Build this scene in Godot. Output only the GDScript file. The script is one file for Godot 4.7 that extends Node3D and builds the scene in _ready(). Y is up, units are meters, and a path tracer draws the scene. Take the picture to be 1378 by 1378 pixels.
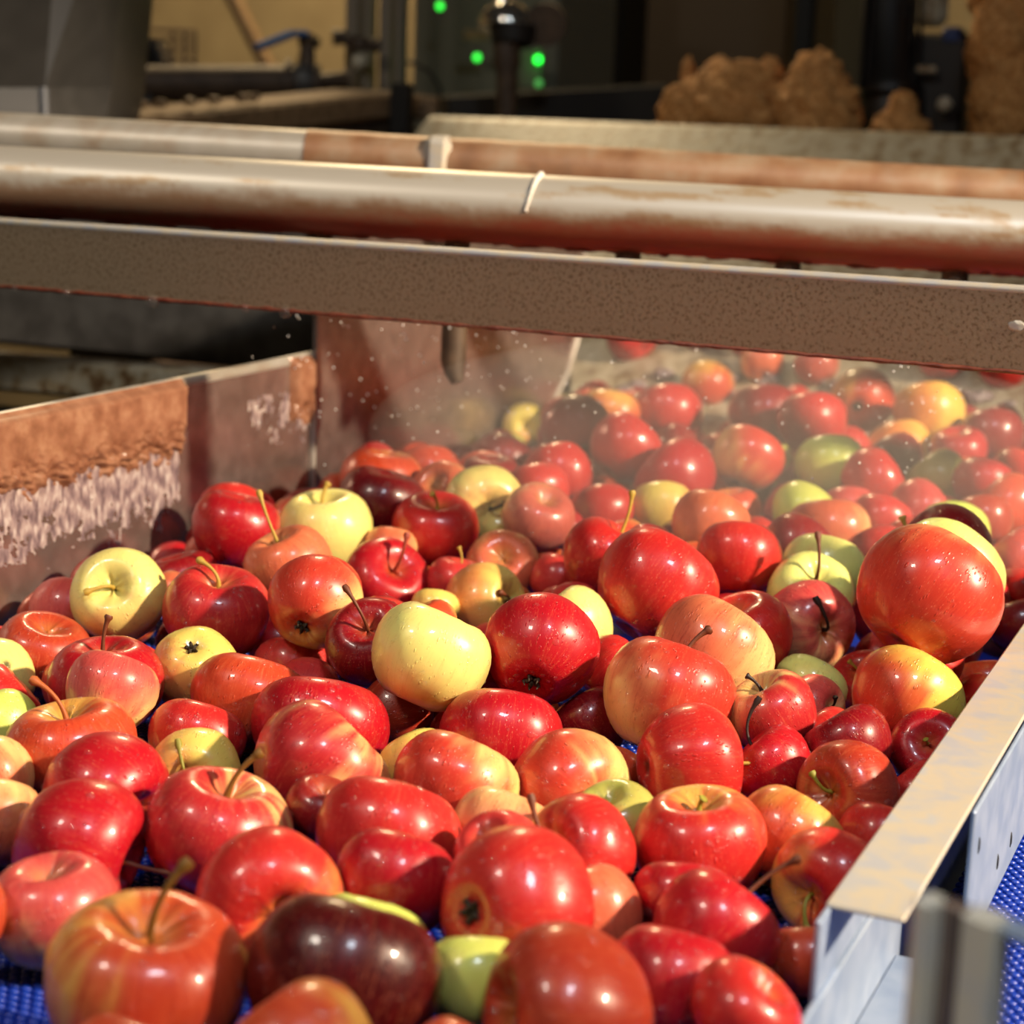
extends Node3D
# An apple washing line: a blue belt between steel walls, wet apples heaped on it, spray pipes across, machines behind.
# World axes: x across the trough (the side away from the camera is negative), -z along the belt, y up. Metres.

const BELT := 0.80
const WALL_X := -0.95
var used := {}
var rng := RandomNumberGenerator.new()
var noise := FastNoiseLite.new()
var fine := FastNoiseLite.new()
var mats := {}

func _ready() -> void:
	rng.seed = 11
	noise.seed = 5
	noise.frequency = 1.0
	fine.seed = 9
	fine.frequency = 1.0
	fine.noise_type = FastNoiseLite.TYPE_SIMPLEX
	camera_and_air()
	lamps()
	room()
	make_materials()
	trough()
	bars()
	far_plate()
	machines()
	make_apple_materials()
	all_apples()
	shaded_apples()
	spray()

# ---------------------------------------------------------------- camera, air, lamps
func camera_and_air() -> void:
	var cam := Camera3D.new()
	cam.name = "camera"
	cam.transform = Transform3D(Basis(Vector3(0.9109849, 0.0342117, -0.4110183), Vector3(-0.1161950, 0.9774771, -0.1761741), Vector3(0.3957337, 0.2082502, 0.8944421)), Vector3(0, 1.223, 0))
	var att := CameraAttributesPhysical.new()
	att.frustum_focal_length = 43.247
	att.frustum_focus_distance = 1.2
	att.frustum_near = 0.05
	att.frustum_far = 60.0
	att.exposure_aperture = 4.5
	att.exposure_multiplier = 1.0
	cam.attributes = att
	cam.keep_aspect = Camera3D.KEEP_HEIGHT
	cam.fov = 31.0286
	cam.near = 0.05
	cam.far = 60.0
	add_child(cam)
	cam.current = true
	var e := Environment.new()
	e.background_mode = Environment.BG_COLOR
	e.background_color = Color(0.02, 0.018, 0.015)
	e.tonemap_mode = Environment.TONE_MAPPER_LINEAR
	e.tonemap_exposure = 1.0
	e.sdfgi_enabled = true
	e.ssao_enabled = true
	e.ssil_enabled = true
	e.volumetric_fog_enabled = true
	e.volumetric_fog_density = 0.0
	var w := WorldEnvironment.new()
	w.name = "world_environment"
	w.environment = e
	add_child(w)

func glow(c: Color, energy: float) -> StandardMaterial3D:
	var m := StandardMaterial3D.new()
	m.albedo_color = Color(0.9, 0.9, 0.9)
	m.emission_enabled = true
	m.emission = c
	m.emission_energy_multiplier = energy
	return m

func lamps() -> void:
	# the floodlight on the wall beyond the rail: the hard warm key light
	var at := Vector3(2.6015, 2.6744, -1.3295)
	var to := Vector3(-0.50, 0.85, -1.52)
	var fl := thing("flood_lamp", "warm floodlight on a wall bracket beyond the cream rail", "lamp", at)
	fl.look_at_from_position(at, to, Vector3.UP)
	var hs := start()
	box(hs, Vector3(0, 0, 0.09), Vector3(0.24, 0.2, 0.12), 0.02)
	commit("housing", hs, flat(Color(0.1, 0.1, 0.1), 0.5, 0.4), fl)
	var gl := start()
	box(gl, Vector3(0, 0, 0.02), Vector3(0.16, 0.13, 0.01), 0.003)
	commit("lamp_face", gl, glow(Color(1, 0.86, 0.66), 6.0), fl)
	var arm := start()
	tube(arm, [Vector3(0, 0, 0.15), Vector3(0, 0.05, 0.3), Vector3(0, 0.40, 0.34)], [0.015, 0.015, 0.015], 10)
	commit("bracket", arm, flat(Color(0.1, 0.1, 0.1), 0.5, 0.4), fl)
	var key := SpotLight3D.new()
	key.name = "key_light"
	key.light_color = Color(1.0, 0.90, 0.77)
	key.light_energy = 34.0
	key.light_size = 0.09
	key.spot_range = 14.0
	key.spot_attenuation = 2.0
	key.spot_angle = 16.5
	key.spot_angle_attenuation = 0.45
	key.shadow_enabled = true
	add_child(key)
	key.look_at_from_position(at + (to - at).normalized() * 0.02, to, Vector3.UP)
	# ceiling panels
	panel_lamp(Vector3(-1.5, 3.55, 0.9), Vector2(0.45, 0.45), Color(1.0, 0.95, 0.88), 4.2, "square ceiling panel lamp above the near end of the belt")
	panel_lamp(Vector3(0.7, 3.55, 0.3), Vector2(0.45, 0.45), Color(0.90, 0.95, 1.0), 3.8, "square cool-white ceiling panel lamp above the walkway beside the rail")
	panel_lamp(Vector3(-2.6, 3.55, -4.9), Vector2(0.6, 0.6), Color(1.0, 0.88, 0.68), 9.0, "square warm ceiling panel lamp before the cream back wall")

func panel_lamp(at: Vector3, size: Vector2, c: Color, e: float, label: String) -> void:
	var t := thing("ceiling_lamp", label, "lamp", at)
	var f := start()
	box(f, Vector3(0, 0.03, 0), Vector3(size.x + 0.06, 0.05, size.y + 0.06), 0.01)
	commit("lamp_frame", f, flat(Color(0.75, 0.75, 0.73), 0.5), t)
	var g := start()
	box(g, Vector3.ZERO, Vector3(size.x, 0.008, size.y), 0.002)
	commit("lamp_panel", g, glow(c, minf(e * 0.8, 8.0)), t)
	var rod := start()
	tube(rod, [Vector3(0, 0.05, 0), Vector3(0, 0.46, 0)], [0.01, 0.01], 8)
	commit("hanger", rod, flat(Color(0.5, 0.5, 0.5), 0.4, 0.6), t)
	var l := AreaLight3D.new()
	l.name = "panel_light"
	l.area_size = size
	l.light_color = c
	l.light_energy = e
	l.area_range = 14.0
	l.area_attenuation = 2.0
	l.shadow_enabled = true
	add_child(l, true)
	l.position = at + Vector3(0, -0.012, 0)
	l.rotation_degrees = Vector3(-90, 0, 0)

# ---------------------------------------------------------------- building helpers
func numbered(called: String) -> String:
	if not used.has(called):
		used[called] = 0
		return called
	used[called] += 1
	return "%s_%03d" % [called, used[called]]

func tag(o: Node, label: String, category: String, group := "") -> void:
	o.set_meta("label", label)
	o.set_meta("category", category)
	if group:
		o.set_meta("group", group)

func thing(called: String, label: String, category: String, at := Vector3.ZERO, group := "") -> Node3D:
	var o := Node3D.new()
	o.name = numbered(called)
	add_child(o, true)
	o.position = at
	tag(o, label, category, group)
	return o

func start() -> SurfaceTool:
	var st := SurfaceTool.new()
	st.begin(Mesh.PRIMITIVE_TRIANGLES)
	return st

func commit(called: String, st: SurfaceTool, m: Material, parent: Node = null, kind := "") -> MeshInstance3D:
	st.generate_normals()
	var o := MeshInstance3D.new()
	o.mesh = st.commit()
	return mesh_node(called, o, m, parent, kind)

func mesh_node(called: String, o: MeshInstance3D, m: Material, parent: Node = null, kind := "") -> MeshInstance3D:
	o.material_override = m
	o.cast_shadow = GeometryInstance3D.SHADOW_CASTING_SETTING_ON
	if parent == null:
		o.name = numbered(called)
		add_child(o, true)
	else:
		var called_here := called
		var k := 1
		while parent.has_node(NodePath(called_here)):
			called_here = "%s_%03d" % [called, k]
			k += 1
		o.name = called_here
		parent.add_child(o, true)
	if kind:
		o.set_meta("kind", kind)
	return o

func struct(called: String, st: SurfaceTool, m: Material) -> MeshInstance3D:
	return commit(called, st, m, null, "structure")

func quad(st: SurfaceTool, a: Vector3, b: Vector3, c: Vector3, d: Vector3) -> void:
	# a b c d run clockwise seen from the front
	for p: Vector3 in [a, b, c, a, c, d]:
		st.add_vertex(p)

# a box with chamfered edges, optionally turned by a basis
func box(st: SurfaceTool, at: Vector3, size: Vector3, bevel := 0.0, turn := Basis()) -> void:
	var h := size * 0.5
	var b := minf(bevel, minf(h.x, minf(h.y, h.z)) * 0.9)
	st.set_smooth_group(-1)
	for ax in 3:
		var u := (ax + 1) % 3
		var v := (ax + 2) % 3
		for s: float in [-1.0, 1.0]:
			var cs: Array[Vector3] = []
			for k: Vector2 in [Vector2(-1, -1), Vector2(1, -1), Vector2(1, 1), Vector2(-1, 1)]:
				var p := Vector3.ZERO
				p[ax] = s * h[ax]
				p[u] = k.x * (h[u] - b)
				p[v] = k.y * (h[v] - b)
				cs.append(at + turn * p)
			if s > 0:
				quad(st, cs[3], cs[2], cs[1], cs[0])
			else:
				quad(st, cs[0], cs[1], cs[2], cs[3])
	if b <= 0.0:
		return
	for ax in 3:
		var u := (ax + 1) % 3
		var v := (ax + 2) % 3
		for su: float in [-1.0, 1.0]:
			for sv: float in [-1.0, 1.0]:
				var e: Array[Vector3] = []
				for k: Vector2 in [Vector2(-1, 0), Vector2(1, 0), Vector2(1, 1), Vector2(-1, 1)]:
					var p := Vector3.ZERO
					p[ax] = k.x * (h[ax] - b)
					p[u] = su * (h[u] if k.y == 0 else h[u] - b)
					p[v] = sv * (h[v] - b if k.y == 0 else h[v])
					e.append(at + turn * p)
				if su * sv > 0:
					quad(st, e[0], e[1], e[2], e[3])
				else:
					quad(st, e[3], e[2], e[1], e[0])
	for sx: float in [-1.0, 1.0]:
		for sy: float in [-1.0, 1.0]:
			for sz: float in [-1.0, 1.0]:
				var p := at + turn * Vector3(sx * h.x, sy * (h.y - b), sz * (h.z - b))
				var q := at + turn * Vector3(sx * (h.x - b), sy * h.y, sz * (h.z - b))
				var r := at + turn * Vector3(sx * (h.x - b), sy * (h.y - b), sz * h.z)
				for w: Vector3 in ([p, r, q] if sx * sy * sz > 0 else [p, q, r]):
					st.add_vertex(w)

# a round tube along points, with a radius at each and closed, slightly rounded ends
func tube(st: SurfaceTool, pts: Array, radii: Array, sides := 16) -> void:
	st.set_smooth_group(0)
	var rings: Array = []
	var n := pts.size()
	var side := Vector3.ZERO
	for i in n:
		var d: Vector3 = (pts[mini(i + 1, n - 1)] - pts[maxi(i - 1, 0)]).normalized()
		if side == Vector3.ZERO:
			side = d.cross(Vector3.UP if absf(d.y) < 0.9 else Vector3.RIGHT).normalized()
		side = (side - d * side.dot(d)).normalized()
		var up := side.cross(d)
		var ring: Array[Vector3] = []
		for k in sides:
			var a := TAU * k / sides
			ring.append(pts[i] + (side * cos(a) + up * sin(a)) * radii[i])
		rings.append(ring)
	for i in n - 1:
		for k in sides:
			var k2 := (k + 1) % sides
			quad(st, rings[i][k], rings[i][k2], rings[i + 1][k2], rings[i + 1][k])
	st.set_smooth_group(-1)
	for k in sides:
		var k2 := (k + 1) % sides
		for p: Vector3 in [pts[0], rings[0][k2], rings[0][k]]:
			st.add_vertex(p)
		for p: Vector3 in [pts[n - 1], rings[n - 1][k], rings[n - 1][k2]]:
			st.add_vertex(p)

func long_tube(st: SurfaceTool, a: Vector3, b: Vector3, r: float, sides := 28, wobble := 0.0) -> void:
	var pts := []
	var rad := []
	for i in 61:
		pts.append(a.lerp(b, i / 60.0))
		rad.append(r * (1.0 + wobble * noise.get_noise_2d(i * 0.9, r * 90.0)))
	tube(st, pts, rad, sides)

# a lumpy ball
func lump(st: SurfaceTool, at: Vector3, size: Vector3, rough: float, seedling: float, rows := 24, cols := 36) -> void:
	st.set_smooth_group(0)
	var g: Array = []
	for i in rows + 1:
		var row: Array[Vector3] = []
		for k in cols:
			var th := PI * i / rows
			var ph := TAU * k / cols
			var d := Vector3(sin(th) * cos(ph), cos(th), sin(th) * sin(ph))
			var q := d * 1.6 + Vector3.ONE * seedling
			var f := 1.0 + rough * (noise.get_noise_3dv(q * 1.3) * 1.1 + noise.get_noise_3dv(q * 3.1) * 0.7 + noise.get_noise_3dv(q * 7.0) * 0.35)
			row.append(at + d * size * f)
		g.append(row)
	for i in rows:
		for k in cols:
			var k2 := (k + 1) % cols
			quad(st, g[i + 1][k], g[i + 1][k2], g[i][k2], g[i][k])

func flat(c: Color, rough := 0.6, metal := 0.0) -> StandardMaterial3D:
	var m := StandardMaterial3D.new()
	m.albedo_color = c
	m.roughness = rough
	m.metallic = metal
	return m

func noise_tex(freq: float, ramp: Array, seedling: int, kind := FastNoiseLite.TYPE_SIMPLEX, size := 512) -> NoiseTexture2D:
	var t := NoiseTexture2D.new()
	t.width = size
	t.height = size
	t.seamless = true
	var n := FastNoiseLite.new()
	n.noise_type = kind
	n.seed = seedling
	n.frequency = freq
	n.fractal_octaves = 5
	t.noise = n
	if ramp:
		var g := Gradient.new()
		var o := PackedFloat32Array()
		var c := PackedColorArray()
		for r in ramp:
			o.append(r[0])
			c.append(r[1])
		g.offsets = o
		g.colors = c
		t.color_ramp = g
	return t

# a surface whose colour runs through a ramp of noise, laid on by world position
func mottled(freq: float, ramp: Array, scale: Vector3, rough: float, metal: float, seedling: int, relief := 0.0) -> StandardMaterial3D:
	var m := StandardMaterial3D.new()
	m.albedo_texture = noise_tex(freq, ramp, seedling)
	m.uv1_triplanar = true
	m.uv1_world_triplanar = true
	m.uv1_scale = scale
	m.roughness = rough
	m.metallic = metal
	if relief > 0.0:
		m.heightmap_enabled = true
		m.heightmap_texture = noise_tex(freq * 3.0, [], seedling + 1)
		m.heightmap_scale = relief
	return m

# ---------------------------------------------------------------- the room
func room() -> void:
	var cream := mottled(0.01, [[0.0, Color(0.62, 0.55, 0.42)], [1.0, Color(0.69, 0.62, 0.48)]], Vector3.ONE * 0.7, 0.85, 0.0, 21)
	var dull := flat(Color(0.34, 0.33, 0.31), 0.85)
	var st := start()
	box(st, Vector3(-1.25, -0.1, -1.6), Vector3(9.0, 0.2, 8.6))
	struct("floor", st, mottled(0.02, [[0.2, Color(0.17, 0.16, 0.15)], [0.8, Color(0.26, 0.25, 0.23)]], Vector3.ONE * 0.6, 0.5, 0.0, 31))
	st = start()
	box(st, Vector3(-1.25, 4.1, -1.6), Vector3(9.0, 0.2, 8.6))
	struct("ceiling", st, dull)
	st = start()
	box(st, Vector3(-1.25, 2.0, -5.8), Vector3(9.0, 4.0, 0.2))
	struct("wall_back", st, cream)
	st = start()
	box(st, Vector3(-1.25, 2.0, 2.6), Vector3(9.0, 4.0, 0.2))
	struct("wall_front", st, dull)
	st = start()
	box(st, Vector3(-5.65, 2.0, -1.6), Vector3(0.2, 4.0, 8.2))
	struct("wall_left", st, cream)
	st = start()
	box(st, Vector3(3.15, 2.0, -1.6), Vector3(0.2, 4.0, 8.2))
	struct("wall_right", st, dull)

func make_materials() -> void:
	mats.steel = mottled(0.02, [[0.2, Color(0.64, 0.57, 0.54)], [0.8, Color(0.72, 0.65, 0.62)]], Vector3(3, 3, 3), 0.27, 0.82, 41, 0.004)
	mats.blue_steel = mottled(0.015, [[0.2, Color(0.53, 0.60, 0.71)], [0.8, Color(0.61, 0.67, 0.76)]], Vector3(3, 3, 3), 0.5, 0.3, 43, 0.006)
	mats.beam = mottled(0.05, [[0.0, Color(0.36, 0.28, 0.20)], [0.22, Color(0.50, 0.42, 0.32)], [0.36, Color(0.58, 0.50, 0.40)], [0.75, Color(0.60, 0.52, 0.42)], [1.0, Color(0.63, 0.56, 0.46)]], Vector3(7, 7, 7), 0.5, 0.25, 45, 0.01)
	mats.pipe = mottled(0.012, [[0.0, Color(0.56, 0.47, 0.38)], [0.25, Color(0.63, 0.58, 0.52)], [0.5, Color(0.66, 0.64, 0.60)], [0.9, Color(0.70, 0.68, 0.65)]], Vector3(2.5, 2.5, 2.5), 0.40, 0.35, 47, 0.01)
	mats.rusty = mottled(0.012, [[0.0, Color(0.42, 0.29, 0.20)], [0.35, Color(0.52, 0.37, 0.26)], [0.6, Color(0.58, 0.45, 0.34)], [0.9, Color(0.62, 0.55, 0.47)]], Vector3(2, 2, 2), 0.5, 0.2, 49, 0.01)
	mats.juice = mottled(0.03, [[0.1, Color(0.32, 0.14, 0.10)], [0.5, Color(0.43, 0.20, 0.14)], [0.9, Color(0.50, 0.27, 0.19)]], Vector3(4, 4, 4), 0.35, 0.0, 51, 0.02)
	mats.froth = mottled(0.015, [[0.1, Color(0.47, 0.31, 0.23)], [0.5, Color(0.55, 0.38, 0.29)], [0.9, Color(0.62, 0.46, 0.36)]], Vector3(4, 4, 4), 0.25, 0.0, 53, 0.01)
	mats.foam = mottled(0.02, [[0.15, Color(0.36, 0.30, 0.32)], [0.45, Color(0.52, 0.45, 0.46)], [0.65, Color(0.62, 0.55, 0.54)], [0.85, Color(0.72, 0.68, 0.67)]], Vector3(9, 4, 9), 0.32, 0.0, 55, 0.01)
	mats.plate = mottled(0.02, [[0.12, Color(0.36, 0.25, 0.15)], [0.32, Color(0.55, 0.48, 0.36)], [0.5, Color(0.63, 0.59, 0.50)], [0.9, Color(0.68, 0.64, 0.56)]], Vector3(2.2, 2.2, 2.2), 0.45, 0.0, 57, 0.06)
	mats.rail = mottled(0.012, [[0.2, Color(0.66, 0.67, 0.69)], [0.42, Color(0.71, 0.69, 0.65)], [0.6, Color(0.74, 0.70, 0.62)], [0.85, Color(0.68, 0.69, 0.70)]], Vector3(3, 3, 3), 0.5, 0.2, 59, 0.004)
	mats.grey = mottled(0.015, [[0.2, Color(0.30, 0.29, 0.28)], [0.8, Color(0.38, 0.37, 0.36)]], Vector3.ONE * 2.0, 0.5, 0.3, 61)
	mats.dark = flat(Color(0.10, 0.09, 0.08), 0.6)
	mats.brown = mottled(0.02, [[0.2, Color(0.26, 0.20, 0.15)], [0.8, Color(0.36, 0.29, 0.22)]], Vector3.ONE * 2.0, 0.6, 0.1, 63)
	mats.tan = mottled(0.03, [[0.2, Color(0.46, 0.36, 0.25)], [0.8, Color(0.60, 0.49, 0.36)]], Vector3.ONE * 3.0, 0.6, 0.1, 65)
	mats.pomace = mottled(0.03, [[0.15, Color(0.58, 0.37, 0.17)], [0.5, Color(0.74, 0.51, 0.27)], [0.85, Color(0.85, 0.65, 0.40)]], Vector3.ONE * 4.0, 0.8, 0.0, 67, 0.2)
	var w := StandardMaterial3D.new()
	w.albedo_color = Color(1, 1, 1, 0.015)
	w.transparency = BaseMaterial3D.TRANSPARENCY_ALPHA
	w.roughness = 0.07
	w.cull_mode = BaseMaterial3D.CULL_DISABLED
	mats.water = w
	var sp := StandardMaterial3D.new()
	sp.vertex_color_use_as_albedo = true
	sp.vertex_color_is_srgb = true
	sp.roughness = 0.38
	sp.metallic = 0.3
	mats.tinted = sp  # vertex colours hold painted shade, apple reflection and juice
	mats.hopper = mottled(0.015, [[0.2, Color(0.25, 0.245, 0.24)], [0.8, Color(0.29, 0.285, 0.28)]], Vector3.ONE * 2.0, 0.5, 0.2, 71)
	mats.frame = flat(Color(0.56, 0.52, 0.46), 0.6, 0.1)
	mats.cabinet = flat(Color(0.47, 0.46, 0.40), 0.6)
	mats.pale_grey = flat(Color(0.36, 0.37, 0.39), 0.5, 0.2)
	mats.cream = mottled(0.015, [[0.2, Color(0.84, 0.82, 0.78)], [0.8, Color(0.90, 0.86, 0.76)]], Vector3.ONE * 6.0, 0.4, 0.1, 73)
	mats.chrome = flat(Color(0.80, 0.79, 0.76), 0.15, 0.9)
	mats.channel = flat(Color(0.15, 0.13, 0.10), 0.6)
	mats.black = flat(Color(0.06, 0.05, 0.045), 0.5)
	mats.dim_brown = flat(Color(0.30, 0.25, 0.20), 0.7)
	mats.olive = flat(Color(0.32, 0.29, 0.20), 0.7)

# ---------------------------------------------------------------- the trough
func trough() -> void:
	belt()
	# wall beside the heap
	var w := thing("trough_wall", "low stainless steel trough wall coated with brown juice froth along its top", "trough wall", Vector3(WALL_X, 0, -1.2))
	var o := Vector3(-WALL_X, 0, 1.2)
	var st := start()
	box(st, Vector3(WALL_X - 0.0025, 0.825, -0.915), Vector3(0.005, 0.305, 1.443), 0.001)
	shift(commit("panel", st, mats.steel, w), o)
	st = start()
	tube(st, [Vector3(WALL_X - 0.006, BELT + 0.1765, -0.2), Vector3(WALL_X - 0.006, BELT + 0.1765, -1.636)], [0.0065, 0.0065], 16)
	shift(commit("rolled_edge", st, mats.pipe, w), o)
	st = start()
	froth(st, -0.55, -1.398, 0.183, 0.183, 0.128, 0.126, 0.013, 0.10, 1.0, 44, 300)
	shift(commit("brown_froth", st, mats.froth, w), o)
	st = start()
	froth(st, -1.585, -1.634, 0.182, 0.180, 0.128, 0.122, 0.010, 0.2, 2.0, 30, 24)
	shift(commit("brown_froth", st, mats.froth, w), o)
	st = start()
	froth(st, -0.55, -1.40, 0.130, 0.130, 0.064, 0.046, 0.0014, 0.45, 3.0, 60, 300)
	shift(commit("pale_foam", st, mats.foam, w), o)
	st = start()
	froth(st, -1.50, -1.63, 0.160, 0.155, 0.100, 0.085, 0.0012, 0.6, 4.0, 40, 60)
	shift(commit("pale_foam", st, mats.foam, w), o)
	st = start()
	tube(st, [Vector3(WALL_X + 0.001, BELT + 0.13, -1.631), Vector3(WALL_X + 0.001, BELT - 0.01, -1.631)], [0.0035, 0.0035], 8)
	shift(commit("weld_seam", st, mats.pipe, w), o)
	for z: float in [-0.35, -1.45]:
		st = start()
		box(st, Vector3(WALL_X - 0.03, 0.34, z), Vector3(0.05, 0.68, 0.05), 0.004)
		shift(commit("leg", st, mats.grey, w), o)

	# taller panel beyond the seam
	var p := thing("splash_panel", "tall rosy steel splash panel beyond the weld seam, rising behind the beam", "panel", Vector3(WALL_X, 0, -2.0))
	st = start()
	var lo := BELT - 0.10
	var prof: Array[Vector2] = [Vector2(-1.639, lo), Vector2(-1.639, 1.085), Vector2(-1.66, 1.096), Vector2(-2.30, 1.106), Vector2(-2.36, 1.09), Vector2(-2.362, 1.05), Vector2(-2.351, 0.936), Vector2(-2.32, 0.89), Vector2(-2.273, 0.853), Vector2(-2.23, lo)]
	plate_outline(st, prof, WALL_X, 0.005)
	shift(commit("panel", st, mats.steel, p), Vector3(-WALL_X, 0, 2.0))
	st = start()
	tube(st, [Vector3(WALL_X, 1.05, -2.363), Vector3(WALL_X, 0.936, -2.352), Vector3(WALL_X, 0.89, -2.321), Vector3(WALL_X, 0.853, -2.274), Vector3(WALL_X, 0.80, -2.25)], [0.004, 0.004, 0.004, 0.004, 0.004], 10)
	shift(commit("bright_edge", st, mats.pipe, p), Vector3(-WALL_X, 0, 2.0))
	st = start()
	box(st, Vector3(WALL_X - 0.035, 0.36, -2.1), Vector3(0.05, 0.72, 0.05), 0.004)
	shift(commit("leg", st, mats.grey, p), Vector3(-WALL_X, 0, 2.0))

	# the side nearer the camera: a low plate with a cream cap
	var r := thing("trough_rail", "cream-topped steel rail along the trough, ending bluntly near the viewer", "rail", Vector3(-0.18, 0, -1.5))
	var ro := Vector3(0.18, 0, 1.5)
	st = start()
	box(st, Vector3(-0.1655, BELT + 0.0735, -1.60), Vector3(0.037, 0.003, 1.624), 0.0012)
	shift(commit("cap", st, mats.rail, r), ro)
	st = start()
	box(st, Vector3(-0.1825, BELT + 0.052, -1.585), Vector3(0.003, 0.042, 1.63), 0.0008)
	shift(commit("inner_flange", st, mats.blue_steel, r), ro)
	st = start()
	box(st, Vector3(-0.1800, BELT - 0.058, -1.30), Vector3(0.004, 0.190, 1.90), 0.0012)
	shift(commit("side_plate", st, mats.blue_steel, r), ro)
	st = start()
	box(st, Vector3(-0.1515, BELT - 0.013, -0.66), Vector3(0.053, 0.004, 0.55), 0.001)
	shift(commit("foot_ledge", st, mats.blue_steel, r), ro)
	for z: float in [-0.5, -2.1]:
		st = start()
		box(st, Vector3(-0.20, 0.34, z), Vector3(0.04, 0.68, 0.05), 0.004)
		shift(commit("leg", st, mats.grey, r), ro)

	# the outer sheet and the clamp
	var s := thing("outer_sheet", "pale bluish steel sheet with water marks, on the outer side of the cream rail", "sheet", Vector3(-0.146, 0, -1.6))
	st = start()
	box(st, Vector3(0, 0.829, 0.0), Vector3(0.003, 0.085, 1.30), 0.001)
	shift(commit("sheet", st, mats.blue_steel, s), Vector3.ZERO)
	st = start()
	for q: Vector3 in [Vector3(-0.1445, 0.8462, -0.9678), Vector3(-0.1445, 0.8085, -1.0442), Vector3(-0.1445, 0.8053, -1.092)]:
		lump(st, q, Vector3(0.0010, 0.005, 0.0009), 0.2, q.y * 40.0, 8, 10)
	shift(commit("grime_marks", st, mats.dark, s, "stuff"), Vector3(0.146, 0, 1.6))
	st = start()
	box(st, Vector3(0, 0.394, -0.45), Vector3(0.02, 0.788, 0.03), 0.002)
	shift(commit("foot", st, mats.grey, s), Vector3.ZERO)

	var c := thing("clamp_post", "blurred cream steel clamp with a dark slot, outside the rail's cut end", "clamp", Vector3(-0.0843, 0.9503, -0.5477))
	var ct := Basis(Vector3.UP, -0.42)
	st = start()
	box(st, Vector3(-0.0105, 0, 0), Vector3(0.0075, 0.08, 0.010), 0.0015, ct)
	commit("inner_cheek", st, mats.cream, c)
	st = start()
	box(st, Vector3(0.0078, 0, 0.004), Vector3(0.0125, 0.08, 0.011), 0.0015, ct)
	commit("outer_cheek", st, mats.cream, c)
	st = start()
	box(st, Vector3(-0.002, -0.001, -0.001), Vector3(0.011, 0.08, 0.006), 0.001, ct)
	commit("slot", st, mats.steel, c)
	st = start()
	box(st, Vector3(0.020, 0.036, 0.005), Vector3(0.014, 0.004, 0.010), 0.001, ct)
	commit("tab", st, mats.blue_steel, c)
	st = start()
	tube(st, [Vector3(0, -0.03, 0), Vector3(0, -0.07, 0), Vector3(0.0, -0.30, 0.0)], [0.012, 0.014, 0.014], 14)
	commit("foot", st, mats.grey, c)

func shift(o: MeshInstance3D, by: Vector3) -> void:
	o.position = by

# a flat plate in the plane x = const from an outline of (z, y)
func plate_outline(st: SurfaceTool, prof: Array[Vector2], x: float, thick: float) -> void:
	var idx := Geometry2D.triangulate_polygon(PackedVector2Array(prof))
	st.set_smooth_group(-1)
	for side in 2:
		var xx := x if side == 0 else x - thick
		for i in range(0, idx.size(), 3):
			var t := [idx[i], idx[i + 1], idx[i + 2]]
			var pa := prof[t[0]]
			var pb := prof[t[1]]
			var pc := prof[t[2]]
			var cw := (pb - pa).cross(pc - pa) > 0
			if cw != (side == 0):
				t = [t[0], t[2], t[1]]
			for k: int in t:
				st.add_vertex(Vector3(xx, prof[k].y, prof[k].x))
	for i in prof.size():
		var a := prof[i]
		var b := prof[(i + 1) % prof.size()]
		quad(st, Vector3(x, a.y, a.x), Vector3(x, b.y, b.x), Vector3(x - thick, b.y, b.x), Vector3(x - thick, a.y, a.x))

# froth clinging to the wall: a relief that sinks behind the steel where there is none
func froth(st: SurfaceTool, z0: float, z1: float, t0: float, t1: float, b0: float, b1: float, thick: float, ragged: float, seedling: float, rows: int, cols: int) -> void:
	st.set_smooth_group(0)
	var g: Array = []
	for i in rows + 1:
		var row: Array[Vector3] = []
		for k in cols + 1:
			var u := float(k) / cols
			var z := lerpf(z0, z1, u)
			var top := lerpf(t0, t1, u)
			var bot := lerpf(b0, b1, u)
			var over := (top - bot) * 0.35
			var v := float(i) / rows
			var y := lerpf(top, bot - over, v)
			var q := Vector3(z * 40.0, y * 40.0, seedling * 7.0)
			var rag := noise.get_noise_3dv(q * 0.9) * 0.7 + noise.get_noise_3dv(q * 2.6) * 0.5 + noise.get_noise_3dv(q * 6.0) * 0.3
			var down := (y - bot) / (top - bot)
			var cover := smoothstep(-0.28, 0.30, down + rag * (0.35 + ragged * 0.55) - 0.02 - 0.25 * ragged)
			var ends := smoothstep(0.0, 0.012, absf(z - z1) + noise.get_noise_3dv(q) * 0.004) * smoothstep(0.0, 0.008, absf(z - z0))
			var full := thick * (1.0 + 0.30 * rag * (0.15 + ragged)) * sqrt(clampf(cover * ends, 0.0, 1.0))
			var lip := smoothstep(0.0, 0.10, v) * 0.75 + 0.25
			row.append(Vector3(WALL_X + full * lip - 0.0012, BELT + y, z))
		g.append(row)
	for i in rows:
		for k in cols:
			quad(st, g[i][k], g[i][k + 1], g[i + 1][k + 1], g[i + 1][k])

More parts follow.
